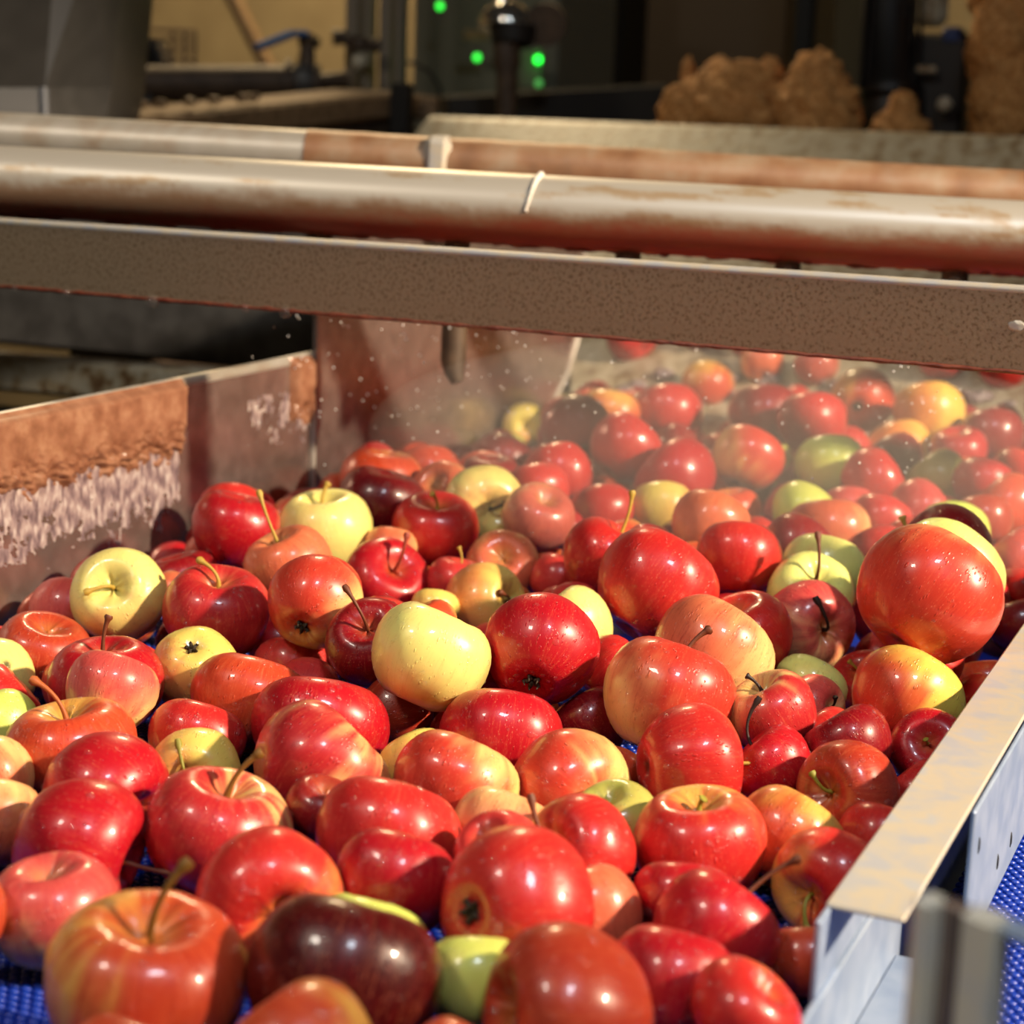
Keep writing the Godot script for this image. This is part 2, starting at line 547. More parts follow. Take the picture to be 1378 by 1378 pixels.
func belt() -> void:
	var b := thing("conveyor_belt", "bright blue plastic link belt carrying the heap of apples", "belt", Vector3(-0.56, BELT, -1.4))
	var blue := flat(Color(0.05, 0.20, 0.62), 0.35)
	var st := start()
	box(st, Vector3(0, -0.008, 0.10), Vector3(0.750, 0.008, 1.78), 0.001)
	commit("belt_sheet", st, blue, b)
	links(b, Vector3(-0.37, -0.003, 1.0), 0.74, 1.0, blue)
	for z: float in [-0.6, 0.8]:
		st = start()
		box(st, Vector3(0, -0.07, z), Vector3(0.74, 0.04, 0.04), 0.003)
		commit("cross_tie", st, mats.grey, b)
	st = start()
	box(st, Vector3(0, -0.032, 0.1), Vector3(0.74, 0.036, 1.7), 0.003)
	commit("belt_bed", st, mats.grey, b)
	var c := thing("return_belt", "blue link belt of a second line outside the cream rail", "belt", Vector3(-0.02, BELT - 0.02, -1.0))
	st = start()
	box(st, Vector3(-0.015, -0.006, 0.12), Vector3(0.27, 0.008, 0.98), 0.001)
	commit("belt_sheet", st, blue, c)
	links(c, Vector3(-0.148, -0.001, 0.6), 0.26, 0.95, blue)
	st = start()
	box(st, Vector3(0.0, -0.395, 0.1), Vector3(0.2, 0.77, 0.06), 0.004)
	commit("stand", st, mats.grey, c)

func links(parent: Node3D, corner: Vector3, wide: float, long: float, m: Material) -> void:
	var st := start()
	lump(st, Vector3.ZERO, Vector3(0.0034, 0.0022, 0.0021), 0.0, 0.0, 6, 8)
	st.generate_normals()
	var mm := MultiMesh.new()
	mm.transform_format = MultiMesh.TRANSFORM_3D
	mm.mesh = st.commit()
	var nx := int(wide / 0.0072)
	var nz := int(long / 0.0050)
	mm.instance_count = nx * nz
	var i := 0
	for z in nz:
		for x in nx:
			var tilt := Basis(Vector3.UP, 0.5 if (x + z) % 2 else 0.35)
			mm.set_instance_transform(i, Transform3D(tilt, corner + Vector3((x + 0.5 * (z % 2)) * 0.0072, 0, -z * 0.0050)))
			i += 1
	var o := MultiMeshInstance3D.new()
	o.multimesh = mm
	o.material_override = m
	o.name = "belt_links"
	o.set_meta("kind", "stuff")
	parent.add_child(o)

# ---------------------------------------------------------------- beam and pipes across the trough
func bars() -> void:
	var b := thing("cross_beam", "speckled brownish steel beam with a bright lip, spanning the trough", "beam", Vector3(-0.6, 1.05, -1.4))
	var y0 := 1.052
	var y1 := 1.111
	var st := start()
	box(st, Vector3(0, (y0 + y1) * 0.5 - 1.05, -0.0015), Vector3(2.6, y1 - y0, 0.003), 0.0006)
	commit("face", st, mats.beam, b)
	st = start()
	tube(st, [Vector3(-1.3, y1 - 1.05 + 0.001, -0.003), Vector3(1.3, y1 - 1.05 + 0.001, -0.003)], [0.0035, 0.0035], 14)
	box(st, Vector3(0, y1 - 1.05 + 0.001, -0.017), Vector3(2.6, 0.004, 0.028), 0.001)
	commit("top_lip", st, mats.rail, b)
	st = start()
	box(st, Vector3(0, y0 - 1.05 - 0.0005, -0.014), Vector3(2.6, 0.003, 0.026), 0.001)
	commit("bottom_flange", st, mats.beam, b)
	st = start()
	residue(st, -1.25, 1.2, y0 - 1.05 + 0.0005, 0.0016)
	commit("juice_residue", st, mats.juice, b)
	for q in [[-1.1394, 0.004], [-1.0793, 0.0045], [-0.9841, 0.0065], [-0.8852, 0.004], [-0.8439, 0.0055]]:
		st = start()
		var r: float = q[1]
		lump(st, Vector3(q[0] + 0.6, y0 - 1.05 - r * 0.35, 0.0), Vector3(r, r * 0.95, r), 0.0, 0.0, 12, 16)
		commit("water_drop", st, mats.water, b)
	for x: float in [-1.18, 0.78]:
		st = start()
		box(st, Vector3(x, -0.525, -0.02), Vector3(0.05, 1.05, 0.03), 0.003)
		commit("upright", st, mats.grey, b)
	st = start()
	lump(st, Vector3(-0.2163 + 0.6, 0.036, 0.0), Vector3(0.006, 0.004, 0.0008), 0.3, 3.0, 10, 14)
	commit("pale_patch", st, mats.rail, b)

	# the spray pipe
	var p := thing("spray_pipe", "thick wet steel spray pipe just above the beam, stained by juice and painted red reflection", "pipe", Vector3(-0.7528, 1.1381, -1.6317))
	p.basis = Basis(Vector3(0.9611, -0.0146, -0.276), Vector3(0.014, 0.9999, -0.004), Vector3(0.276, 0, 0.9612))
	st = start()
	shade_stain_tube(st, -0.61, 0.80, 0.0345)
	commit("pipe", st, mats.tinted, p)
	st = start()
	drips(st, -0.56, 0.70, 0.0345)
	commit("juice_drips", st, mats.juice, p, "stuff")
	for q in [[-0.1703, 0.030], [0.1325, 0.045], [0.2842, 0.045], [0.4394, 0.045]]:
		st = start()
		tube(st, [Vector3(q[0], -0.03, 0), Vector3(q[0], -0.03 - q[1], 0)], [0.0125, 0.0125], 14)
		commit("nozzle", st, mats.brown, p)
	st = start()
	tube(st, [Vector3(-0.0337, -0.03, 0), Vector3(-0.0337 + 0.001, -0.150, 0), Vector3(-0.0337 + 0.003, -0.160, 0.004), Vector3(-0.0337 + 0.007, -0.170, 0.006)], [0.0125, 0.0125, 0.010, 0.006], 14)
	commit("drop_nozzle", st, mats.brown, p)
	st = start()
	for i in 14:
		var a := 0.15 + i * 0.105
		lump(st, Vector3(0.0456 - i * 0.0007, cos(a) * 0.0347, sin(a) * 0.0347), Vector3(0.0026, 0.0030, 0.0030) * (1.2 - i * 0.04), 0.35, i * 1.7, 6, 8)
	commit("sealant_bead", st, flat(Color(0.86, 0.84, 0.80), 0.6), p)
	for x: float in [-0.59, 0.77]:
		st = start()
		tube(st, [Vector3(x, 0.0, -0.01), Vector3(x, -0.02, -0.055), Vector3(x, -1.12, -0.06)], [0.014, 0.014, 0.014], 12)
		commit("stand", st, mats.grey, p)

	# the pipe behind
	var q := thing("rear_pipe", "thinner rust-stained pipe with a pale coupling, behind the spray pipe", "pipe", Vector3(-0.851, 1.1724, -1.8533))
	q.basis = Basis(Vector3(0.9516, -0.0206, -0.3066), Vector3(0.0196, 0.9998, -0.0063), Vector3(0.3066, 0, 0.9518))
	st = start()
	long_tube(st, Vector3(-1.2, 0, 0), Vector3(-0.06, 0, 0), 0.027, 28)
	commit("grey_pipe", st, mats.pipe, q)
	st = start()
	long_tube(st, Vector3(-0.2099, 0, 0), Vector3(1.0, 0, 0), 0.0276, 28, 0.03)
	commit("rusty_pipe", st, mats.rusty, q)
	st = start()
	box(st, Vector3(-0.0638, 0, 0.002), Vector3(0.030, 0.058, 0.058), 0.008)
	commit("coupling", st, mats.rail, q)
	for x: float in [-1.1, 0.90]:
		st = start()
		tube(st, [Vector3(x, -0.02, 0), Vector3(x, -1.178, 0)], [0.018, 0.018], 12)
		commit("stand", st, mats.grey, q)

func residue(st: SurfaceTool, x0: float, x1: float, y: float, thick: float) -> void:
	var pts := []
	var rad := []
	for i in 301:
		var x := lerpf(x0, x1, i / 300.0)
		pts.append(Vector3(x, y - 0.0008 + 0.0008 * noise.get_noise_1d(x * 60.0), 0.0002))
		rad.append(thick * (1.0 + 0.9 * noise.get_noise_1d(x * 90.0 + 40.0)))
	tube(st, pts, rad, 8)

# the pipe itself: grey steel, shade painted brown low on the side, juice and apple reflection painted red underneath, all with ragged borders
func shade_stain_tube(st: SurfaceTool, x0: float, x1: float, r: float) -> void:
	st.set_smooth_group(0)
	var sides := 56
	var cols := 520
	var g: Array = []
	var c: Array = []
	for i in sides:
		var a := TAU * i / sides               # 0 on top, growing over the front side and round
		var down := (1.0 - cos(a)) * 0.5        # 0 on top, 1 underneath
		var row: Array[Vector3] = []
		var tint: Array[Color] = []
		for k in cols + 1:
			var x := lerpf(x0, x1, float(k) / cols)
			row.append(Vector3(x, cos(a) * r, sin(a) * r))
			var n := noise.get_noise_3d(x * 9.0, down * 2.0, 7.0) * 0.9 + noise.get_noise_3d(x * 34.0, down * 9.0, 3.0) * 0.5 + noise.get_noise_3d(x * 110.0, down * 30.0, 5.0) * 0.3
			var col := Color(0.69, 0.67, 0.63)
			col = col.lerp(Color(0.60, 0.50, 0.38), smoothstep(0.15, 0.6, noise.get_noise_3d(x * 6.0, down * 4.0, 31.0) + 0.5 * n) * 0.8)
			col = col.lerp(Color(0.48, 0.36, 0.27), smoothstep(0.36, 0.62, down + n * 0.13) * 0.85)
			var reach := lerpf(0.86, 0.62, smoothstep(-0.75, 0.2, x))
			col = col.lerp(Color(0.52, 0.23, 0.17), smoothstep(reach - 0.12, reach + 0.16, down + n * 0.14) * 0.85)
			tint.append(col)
		g.append(row)
		c.append(tint)
	for i in sides:
		var i2 := (i + 1) % sides
		for k in cols:
			var q := [[i, k], [i, k + 1], [i2, k + 1], [i, k], [i2, k + 1], [i2, k]]
			for w: Array in q:
				st.set_color(c[w[0]][w[1]])
				st.add_vertex(g[w[0]][w[1]])

func drips(st: SurfaceTool, x0: float, x1: float, r: float) -> void:
	for i in 90:
		var x := lerpf(x0, x1, rng.randf())
		var s := rng.randf_range(0.5, 1.2)
		lump(st, Vector3(x, -r + 0.0006, rng.randf_range(-0.004, 0.006)), Vector3(0.007 * rng.randf_range(0.6, 2.0), 0.0022 * s, 0.006), 0.3, x * 50.0, 8, 12)

# ---------------------------------------------------------------- the sloping plate at the far end
func far_plate() -> void:
	var p := thing("feed_plate", "wide dirty cream feed plate sloping down to the far end of the heap", "chute", Vector3(-0.8, 0, -2.6))
	var o := Vector3(0.8, 0, 2.6)
	var st := start()
	# profile in (z, y) swept across x
	var prof: Array[Vector2] = [Vector2(-2.20, BELT + 0.005), Vector2(-2.33, BELT + 0.04), Vector2(-2.94, BELT + 0.418), Vector2(-2.955, BELT + 0.424), Vector2(-3.12, BELT + 0.424), Vector2(-3.12, BELT + 0.38), Vector2(-2.97, BELT + 0.37), Vector2(-2.33, BELT - 0.01), Vector2(-2.20, BELT - 0.03)]
	sweep_x(st, prof, -0.948, -1.49, -0.195, -0.195)
	shift(commit("plate", st, mats.plate, p), o)
	for q: Vector3 in [Vector3(-1.35, 1.16, -3.05), Vector3(-0.3, 1.16, -3.05), Vector3(-0.88, 0.76, -2.38), Vector3(-0.25, 0.76, -2.38)]:
		st = start()
		box(st, Vector3(q.x, q.y * 0.5, q.z), Vector3(0.05, q.y, 0.05), 0.004)
		shift(commit("leg", st, mats.grey, p), o)
	st = start()
	for i in 46:
		var z := -2.3 - rng.randf() * 0.12
		var x := rng.randf_range(-0.88, -0.25)
		lump(st, Vector3(x, BELT + 0.045 + maxf(0.0, -2.33 - z) * 0.62, z), Vector3(0.012, 0.006, 0.010) * rng.randf_range(0.5, 1.6), 0.4, i * 3.1, 8, 12)
	shift(commit("wet_foam", st, mats.foam, p, "stuff"), o)
	# heaps of brown pulp on its upper edge
	heap("shaggy heap of brown apple pulp with a flat crown on the cream feed plate", [[Vector3(-1.009, 1.2293, -3.1327), Vector3(0.1031, 0.0799, 0.0902)], [Vector3(-1.0567, 1.2338, -3.1126), Vector3(0.0644, 0.0619, 0.0644)], [Vector3(-1.0025, 1.2738, -3.1459), Vector3(0.0799, 0.0619, 0.0644)], [Vector3(-0.9623, 1.2627, -3.1611), Vector3(0.0541, 0.0567, 0.0567)], [Vector3(-1.0842, 1.3095, -3.1405), Vector3(0.0117, 0.0285, 0.0117)]])
	heap("pointed heap of brown apple pulp on the feed plate, before the dark motor", [[Vector3(-0.8693, 1.2406, -3.1748), Vector3(0.082, 0.0768, 0.082)], [Vector3(-0.8659, 1.291, -3.188), Vector3(0.0538, 0.0589, 0.0538)], [Vector3(-0.865, 1.3225, -3.1957), Vector3(0.0282, 0.0333, 0.0282)], [Vector3(-0.9483, 1.3138, -3.1792), Vector3(0.0219, 0.0284, 0.0258)], [Vector3(-0.8168, 1.2425, -3.1985), Vector3(0.0307, 0.0435, 0.0384)]])
	heap("small pointed lump of brown apple pulp at the foot of the dark motor", [[Vector3(-0.7217, 1.2209, -3.2243), Vector3(0.0485, 0.0383, 0.046)], [Vector3(-0.7238, 1.2584, -3.2321), Vector3(0.0255, 0.0332, 0.0255)], [Vector3(-0.7491, 1.2349, -3.2155), Vector3(0.0179, 0.0204, 0.0179)]])
	heap("tall pulp-crusted post at the edge of the view, beside the dark motor", [[Vector3(-0.5687, 1.2648, -3.3358), Vector3(0.0593, 0.0902, 0.0516)], [Vector3(-0.5845, 1.3781, -3.3552), Vector3(0.0593, 0.1031, 0.0516)], [Vector3(-0.5936, 1.5043, -3.3805), Vector3(0.0619, 0.1031, 0.0516)], [Vector3(-0.5938, 1.2886, -3.3079), Vector3(0.0282, 0.0384, 0.0256)]], "post")

func heap(label: String, balls: Array, cat := "pulp heap") -> void:
	var st := start()
	var low: Vector3 = balls[0][0]
	for b in balls:
		var sz: Vector3 = b[1]
		lump(st, b[0] - low, sz, 0.30, b[0].x * 31.0 + b[0].y * 17.0, 28, 40)
	var o := commit("pulp_heap" if cat == "pulp heap" else "crusted_post", st, mats.pomace)
	o.position = low
	tag(o, label, cat, "heaps of brown pulp" if cat == "pulp heap" else "")

func sweep_x(st: SurfaceTool, prof: Array[Vector2], low_x0: float, high_x0: float, low_x1: float, high_x1: float) -> void:
	st.set_smooth_group(-1)
	var zs := [prof[0].x, prof[0].x]
	for p in prof:
		zs = [maxf(zs[0], p.x), minf(zs[1], p.x)]
	var lo := func(p: Vector2) -> Vector3: return Vector3(lerpf(low_x0, high_x0, smoothstep(-2.372, -2.60, p.x)), p.y, p.x)
	var hi := func(p: Vector2) -> Vector3: return Vector3(lerpf(low_x1, high_x1, smoothstep(-2.372, -2.60, p.x)), p.y, p.x)
	for i in prof.size():
		var a := prof[i]
		var b := prof[(i + 1) % prof.size()]
		for s in 8:
			var p := a.lerp(b, s / 8.0)
			var q := a.lerp(b, (s + 1) / 8.0)
			quad(st, lo.call(p), lo.call(q), hi.call(q), hi.call(p))
	var idx := Geometry2D.triangulate_polygon(PackedVector2Array(prof))
	for i in idx.size():
		st.add_vertex(lo.call(prof[idx[i]]))
	for i in idx.size():
		st.add_vertex(hi.call(prof[idx[i]]))

# ---------------------------------------------------------------- machines behind the line
func machines() -> void:
	mats.white_glint_drop = flat(Color(0.92, 0.92, 0.92), 0.15)  # flat white paints in the light glinting off each drop
	# sheet-metal hopper, upper corner
	var h := thing("hopper", "dark grey sheet-metal hopper with a pale folded corner edge", "hopper", Vector3(-1.6282, 1.2013, -2.0696))
	var o: Vector3 = -h.position
	var st := start()
	var a0: Vector3 = Vector3(-1.7352, 1.2372, -1.9747)
	var a1: Vector3 = Vector3(-1.6331, 1.2427, -2.0771)
	var a2: Vector3 = Vector3(-1.6249, 1.2469, -2.2158)
	var b0: Vector3 = Vector3(-1.6735, 1.3966, -1.8714)
	var b1: Vector3 = Vector3(-1.5492, 1.4074, -1.996)
	var b1b: Vector3 = Vector3(-1.5495, 1.4135, -2.0644)
	var b2: Vector3 = Vector3(-1.5878, 1.4255, -2.1956)
	var c0: Vector3 = Vector3(-1.729, 1.1851, -1.9653)
	var c1: Vector3 = Vector3(-1.6258, 1.1896, -2.0679)
	var c2: Vector3 = Vector3(-1.6279, 1.1908, -2.2014)
	var back := Vector3(-0.10, 0, -0.22)
	st.set_smooth_group(-1)
	quad(st, b0, b1, a1, a0)
	quad(st, b1b, b2, a2, a1)
	quad(st, a0, a1, c1, c0)
	quad(st, a1, a2, c2, c1)
	quad(st, b2, b2 + back, a2 + back, a2)
	quad(st, a2, a2 + back, c2 + back, c2)
	quad(st, b0 + back, b0, a0, a0 + back)
	quad(st, a0 + back, a0, c0, c0 + back)
	quad(st, b2 + back, b0 + back, c0 + back, c2 + back)
	quad(st, c0, c1, c1 + back, c0 + back)
	quad(st, c1, c2, c2 + back, c1 + back)
	shift(commit("sheet", st, mats.hopper, h), o)
	st = start()
	st.set_smooth_group(-1)
	for p: Vector3 in [b1, b1b, a1]:
		st.add_vertex(p)
	shift(commit("corner_facet", st, mats.pale_grey, h), o)
	st = start()
	tube(st, [a1 + Vector3(0, 0, 0.001), c1 + Vector3(0, 0, 0.001)], [0.006, 0.006], 8)
	shift(commit("folded_edge", st, mats.pale_grey, h), o)

	# grey machine body seen under the beam, with a dirty cream ledge at its foot
	var m := thing("machine_body", "dark grey machine panel seen below the beam, beyond the frothy trough wall", "machine", Vector3(-1.9, 0, -2.2))
	st = start()
	box(st, Vector3(-1.85, 1.035, -2.14), Vector3(1.72, 0.275, 0.26), 0.006)
	shift(commit("panel", st, mats.grey, m), Vector3(1.9, 0, 2.2))
	st = start()
	box(st, Vector3(-1.0, 0.955, -1.995), Vector3(0.006, 0.13, 0.05), 0.002, Basis(Vector3(0, 0, 1), -0.45))
	shift(commit("gusset", st, mats.brown, m), Vector3(1.9, 0, 2.2))
	for x: float in [-2.6, -1.1]:
		st = start()
		box(st, Vector3(x, 0.45, -2.2), Vector3(0.07, 0.90, 0.07), 0.005)
		shift(commit("leg", st, mats.dark, m), Vector3(1.9, 0, 2.2))
	var l := thing("cream_ledge", "dirty cream ledge with brown streaks, below the dark grey machine panel", "ledge", Vector3(-1.9, 0, -1.95))
	st = start()
	box(st, Vector3(-1.85, 0.866, -1.955), Vector3(1.5, 0.048, 0.05), 0.006, Basis(Vector3(0, 0, 1), 0.022))
	shift(commit("board", st, mats.plate, l), Vector3(1.9, 0, 1.95))
	st = start()
	box(st, Vector3(-1.9, 0.41, -1.97), Vector3(1.4, 0.82, 0.03), 0.005)
	shift(commit("dark_gap_sheet", st, mats.dark, l), Vector3(1.9, 0, 1.95))  # dark sheet added to fill the black gap below the ledge

	# sloping tan rim of a tank with crumbs of froth on it
	var r := thing("tank", "brown tank with a sloping tan rim, behind the rear pipe", "tank", Vector3(-1.6206, 1.0909, -2.6063))
	o = -r.position
	st = start()
	slab(st, Vector3(-1.7258, 1.2013, -2.3618), Vector3(-1.5731, 1.2672, -3.0596), 0.045, 0.20)
	shift(commit("rim", st, mats.tan, r), o)
	st = start()
	slab(st, Vector3(-1.7411, 1.1743, -2.3823), Vector3(-1.5841, 1.2409, -3.0822), 0.60, 0.16)
	shift(commit("side", st, mats.brown, r), o)
	st = start()
	box(st, Vector3(-1.5696, 1.2292, -2.9965), Vector3(0.035, 0.10, 0.03), 0.004)
	shift(commit("slot", st, mats.dark, r), o)
	st = start()
	slab(st, Vector3(-1.5664, 1.2621, -3.0614), Vector3(-1.5371, 1.2582, -3.0846), 0.045, 0.16)
	shift(commit("end_cap", st, mats.tan, r), o)
	st = start()
	for q: Vector3 in [Vector3(-1.7289, 1.2259, -2.4333), Vector3(-1.7266, 1.228, -2.4795), Vector3(-1.7135, 1.2332, -2.5424), Vector3(-1.7065, 1.2371, -2.6023), Vector3(-1.694, 1.2425, -2.665), Vector3(-1.6828, 1.2444, -2.6816), Vector3(-1.7372, 1.2217, -2.4062)]:
		lump(st, q, Vector3(0.013, 0.006, 0.010), 0.6, q.x * 20.0, 8, 12)
	shift(commit("froth_crumbs", st, mats.tan, r, "stuff"), o)

	# drain pipe and ball valve
	var d := thing("drain_pipe", "thick brown drain pipe running level behind the tan tank rim", "pipe", Vector3(-2.0399, 1.2698, -3.0773))
	o = -d.position
	st = start()
	long_tube(st, Vector3(-2.1715, 1.2618, -2.9613), Vector3(-1.9141, 1.2763, -3.1904), 0.035, 24)
	shift(commit("wide_pipe", st, mats.brown, d), o)
	st = start()
	long_tube(st, Vector3(-1.8771, 1.2777, -3.2071), Vector3(-1.8322, 1.2862, -3.2625), 0.018, 18)
	shift(commit("narrow_pipe", st, mats.brown, d), o)
	st = start()
	tube(st, [Vector3(-2.1125, 1.2574, -2.9976), Vector3(-2.0105, 0.4534, -2.8555)], [0.015, 0.015], 10)
	shift(commit("post", st, mats.dark, d), o)
	var v := thing("ball_valve", "ball valve with a bright blue lever handle on the drain pipe", "valve", Vector3(-1.893, 1.2771, -3.1999))
	o = -v.position
	st = start()
	lump(st, Vector3(-1.8933, 1.2799, -3.2004), Vector3(0.036, 0.036, 0.036), 0.05, 2.0, 16, 22)
	shift(commit("body", st, mats.grey, v), o)
	st = start()
	tube(st, [Vector3(-1.922, 1.276, -3.1868), Vector3(-1.9128, 1.2763, -3.191)], [0.046, 0.046], 24)
	tube(st, [Vector3(-1.8719, 1.2779, -3.2095), Vector3(-1.8626, 1.2782, -3.2136)], [0.036, 0.036], 24)
	shift(commit("flange", st, mats.brown, v), o)
	st = start()
	tube(st, [Vector3(-1.8911, 1.3056, -3.2074), Vector3(-1.8935, 1.3482, -3.2163), Vector3(-1.8935, 1.371, -3.2215)], [0.019, 0.014, 0.012], 14)
	box(st, Vector3(-1.8919, 1.3568, -3.219), Vector3(0.034, 0.022, 0.034), 0.004)
	shift(commit("spindle", st, mats.brown, v), o)
	st = start()
	bar(st, [Vector3(-1.8884, 1.3714, -3.2015), Vector3(-1.9094, 1.37, -3.1808), Vector3(-1.9258, 1.3555, -3.1478), Vector3(-1.9433, 1.3412, -3.1143)], 0.030, 0.013)
	shift(commit("lever", st, flat(Color(0.03, 0.36, 0.62), 0.4), v), o)

	# wire guard and dark box behind the drain pipe
	var g := thing("wire_basket", "small wire basket beside a dark box, above the drain pipe", "basket", Vector3(-2.3032, 1.3138, -3.3624))
	o = -g.position
	st = start()
	for q in [[Vector3(-2.4481, 1.3839, -3.3146), Vector3(-2.2724, 1.3812, -3.3917)], [Vector3(-2.4312, 1.3629, -3.3172), Vector3(-2.2702, 1.3628, -3.3884)], [Vector3(-2.3353, 1.3418, -3.3547), Vector3(-2.268, 1.3444, -3.3851)], [Vector3(-2.3331, 1.3234, -3.3514), Vector3(-2.2655, 1.3229, -3.3812)], [Vector3(-2.2728, 1.3843, -3.3922), Vector3(-2.2633, 1.3045, -3.3779)], [Vector3(-2.2928, 1.3835, -3.3832), Vector3(-2.2833, 1.3037, -3.3688)], [Vector3(-2.3157, 1.3827, -3.3729), Vector3(-2.3062, 1.3028, -3.3585)]]:
		tube(st, [q[0], q[1]], [0.004, 0.004], 8)
	shift(commit("wires", st, mats.tan, g), o)
	st = start()
	box(st, Vector3(-2.4037, 1.331, -3.3443), Vector3(0.10, 0.05, 0.06), 0.006)
	box(st, Vector3(-2.3472, 1.3301, -3.369), Vector3(0.03, 0.07, 0.05), 0.006, Basis(Vector3(0, 0, 1), 0.5))
	box(st, Vector3(-2.313, 1.2972, -3.3765), Vector3(0.18, 0.022, 0.06), 0.006)
	shift(commit("dark_box", st, mats.dark, g), o)
	st = start()
	tube(st, [Vector3(-2.3051, 1.2913, -3.3787), Vector3(-2.1988, 0.4583, -3.2317)], [0.012, 0.012], 10)
	shift(commit("post", st, mats.dark, g), o)
	st = start()
	bar(st, [Vector3(-2.7902, 1.5444, -4.3186), Vector3(-2.7356, 1.4495, -4.3207), Vector3(-2.6639, 1.3321, -4.3251)], 0.06, 0.03)
	var br := commit("wall_shadow_bar", st, mats.tan)  # bar added where a slanting shadow strip lies on the wall
	tag(br, "slanting grey-tan bar put in for a shadow strip on the cream back wall", "shadow_bar")

	# upright frame with a small tap
	var f := thing("upright_frame", "group of grey upright posts carrying a small tap, beside the control cabinet", "frame", Vector3(-1.8631, 1.2281, -3.4253))
	o = -f.position
	for q in [[Vector3(-1.9112, 1.3615, -3.4351), 0.026], [Vector3(-1.8996, 1.3636, -3.4743), 0.020], [Vector3(-1.8485, 1.3638, -3.4634), 0.026], [Vector3(-1.809, 1.3637, -3.4473), 0.014]]:
		st = start()
		box(st, Vector3(q[0].x, 1.0, q[0].z), Vector3(q[1], 2.0, 0.04), 0.004)
		shift(commit("post", st, mats.frame, f), o)
	st = start()
	tube(st, [Vector3(-1.9123, 1.3717, -3.3476), Vector3(-1.8877, 1.3727, -3.3587)], [0.017, 0.014], 14)
	tube(st, [Vector3(-1.887, 1.3668, -3.3576), Vector3(-1.8229, 1.3574, -3.3838)], [0.013, 0.013], 14)
	tube(st, [Vector3(-1.8578, 1.3703, -3.3602), Vector3(-1.8554, 1.3498, -3.3565)], [0.016, 0.016], 14)
	shift(commit("tap", st, mats.brown, f), o)
	st = start()
	lump(st, Vector3(-1.8538, 1.3249, -3.3514), Vector3(0.017, 0.017, 0.017), 0.05, 1.0, 12, 16)
	shift(commit("white_cap", st, flat(Color(0.80, 0.76, 0.66), 0.5), f), o)

	# control cabinet with green lamps
	var c := thing("control_cabinet", "grey-green control cabinet with glowing green indicator lamps", "cabinet", Vector3(-1.7903, 1.2854, -3.8063))
	o = -c.position
	st = start()
	var cc: Vector3 = Vector3(-1.8227, 1.387, -3.9274)
	box(st, Vector3(cc.x, 0.86, cc.z - 0.12), Vector3(0.36, 1.72, 0.36), 0.01)
	shift(commit("housing", st, mats.cabinet, c), o)
	st = start()
	box(st, Vector3(-1.778, 1.3987, -3.7375), Vector3(0.060, 0.022, 0.004), 0.001)
	shift(commit("name_plate", st, mats.tan, c), o)
	for q in [[Vector3(-1.8574, 1.4576, -3.7161), 2.2], [Vector3(-1.7709, 1.3514, -3.7296), 2.2], [Vector3(-1.6332, 1.3499, -3.7455), 5.0], [Vector3(-1.634, 1.3004, -3.7559), 0.35]]:  # the dimmest stands for a lamp reflection, given its own added glow
		st = start()
		lump(st, q[0], Vector3(0.0085, 0.0085, 0.006), 0.0, 0.0, 12, 16)
		shift(commit("indicator_glow", st, glow(Color(0.0, 0.85, 0.18), q[1]), c), o)
		var gl := OmniLight3D.new()
		gl.name = "green_light"
		gl.light_color = Color(0.0, 0.85, 0.18)
		gl.light_energy = 0.00012 * q[1]
		gl.light_size = 0.006
		gl.omni_range = 8.0
		gl.omni_attenuation = 2.0
		gl.shadow_enabled = true
		add_child(gl, true)
		gl.position = q[0] + Vector3(0.004, 0.0, 0.012)
	st = start()
	box(st, Vector3(-1.6551, 1.3316, -3.7651), Vector3(0.05, 0.085, 0.02), 0.003)
	shift(commit("lamp_plate", st, mats.cabinet, c), o)
	st = start()
	tube(st, [Vector3(-1.9151, 1.3331, -3.6169), Vector3(-1.8743, 1.3346, -3.6353), Vector3(-1.8431, 1.3185, -3.6453), Vector3(-1.8184, 1.2833, -3.648), Vector3(-1.8096, 1.2334, -3.6403)], [0.005, 0.005, 0.005, 0.005, 0.005], 8)
	shift(commit("cable", st, mats.dark, c), o)

	# sanitary fitting with a bright head
	var s := thing("pipe_fitting", "upright fitting with a shiny clamped head and a round dial, before the control cabinet", "fitting", Vector3(-1.4799, 1.2158, -3.2566))
	o = -s.position
	st = start()
	tube(st, [Vector3(-1.5007, 1.3908, -3.2882), Vector3(-1.5026, 1.4073, -3.2911), Vector3(-1.5049, 1.4266, -3.2946), Vector3(-1.5063, 1.4376, -3.2966)], [0.0520, 0.0531, 0.0407, 0.0203], 24)
	tube(st, [Vector3(-1.5136, 1.4346, -3.2926), Vector3(-1.5212, 1.4979, -3.304)], [0.0136, 0.0136], 12)
	shift(commit("shiny_head", st, mats.chrome, s), o)
	st = start()
	tube(st, [Vector3(-1.4868, 1.3608, -3.2873), Vector3(-1.4904, 1.3911, -3.2928)], [0.0384, 0.0452], 24)
	shift(commit("collar", st, mats.dark, s), o)
	st = start()
	tube(st, [Vector3(-1.4381, 0.8644, -3.1933), Vector3(-1.4912, 1.3108, -3.2738), Vector3(-1.4928, 1.3246, -3.2762), Vector3(-1.4974, 1.3632, -3.2832)], [0.0203, 0.0203, 0.0271, 0.0249], 18)
	shift(commit("neck", st, mats.brown, s), o)
	st = start()
	tube(st, [Vector3(-1.4418, 1.4026, -3.3393), Vector3(-1.4319, 1.3996, -3.3095)], [0.0407, 0.0407], 28)
	tube(st, [Vector3(-1.4834, 1.4059, -3.3105), Vector3(-1.4418, 1.4026, -3.3393)], [0.0079, 0.0079], 10)
	shift(commit("dial", st, mats.brown, s), o)

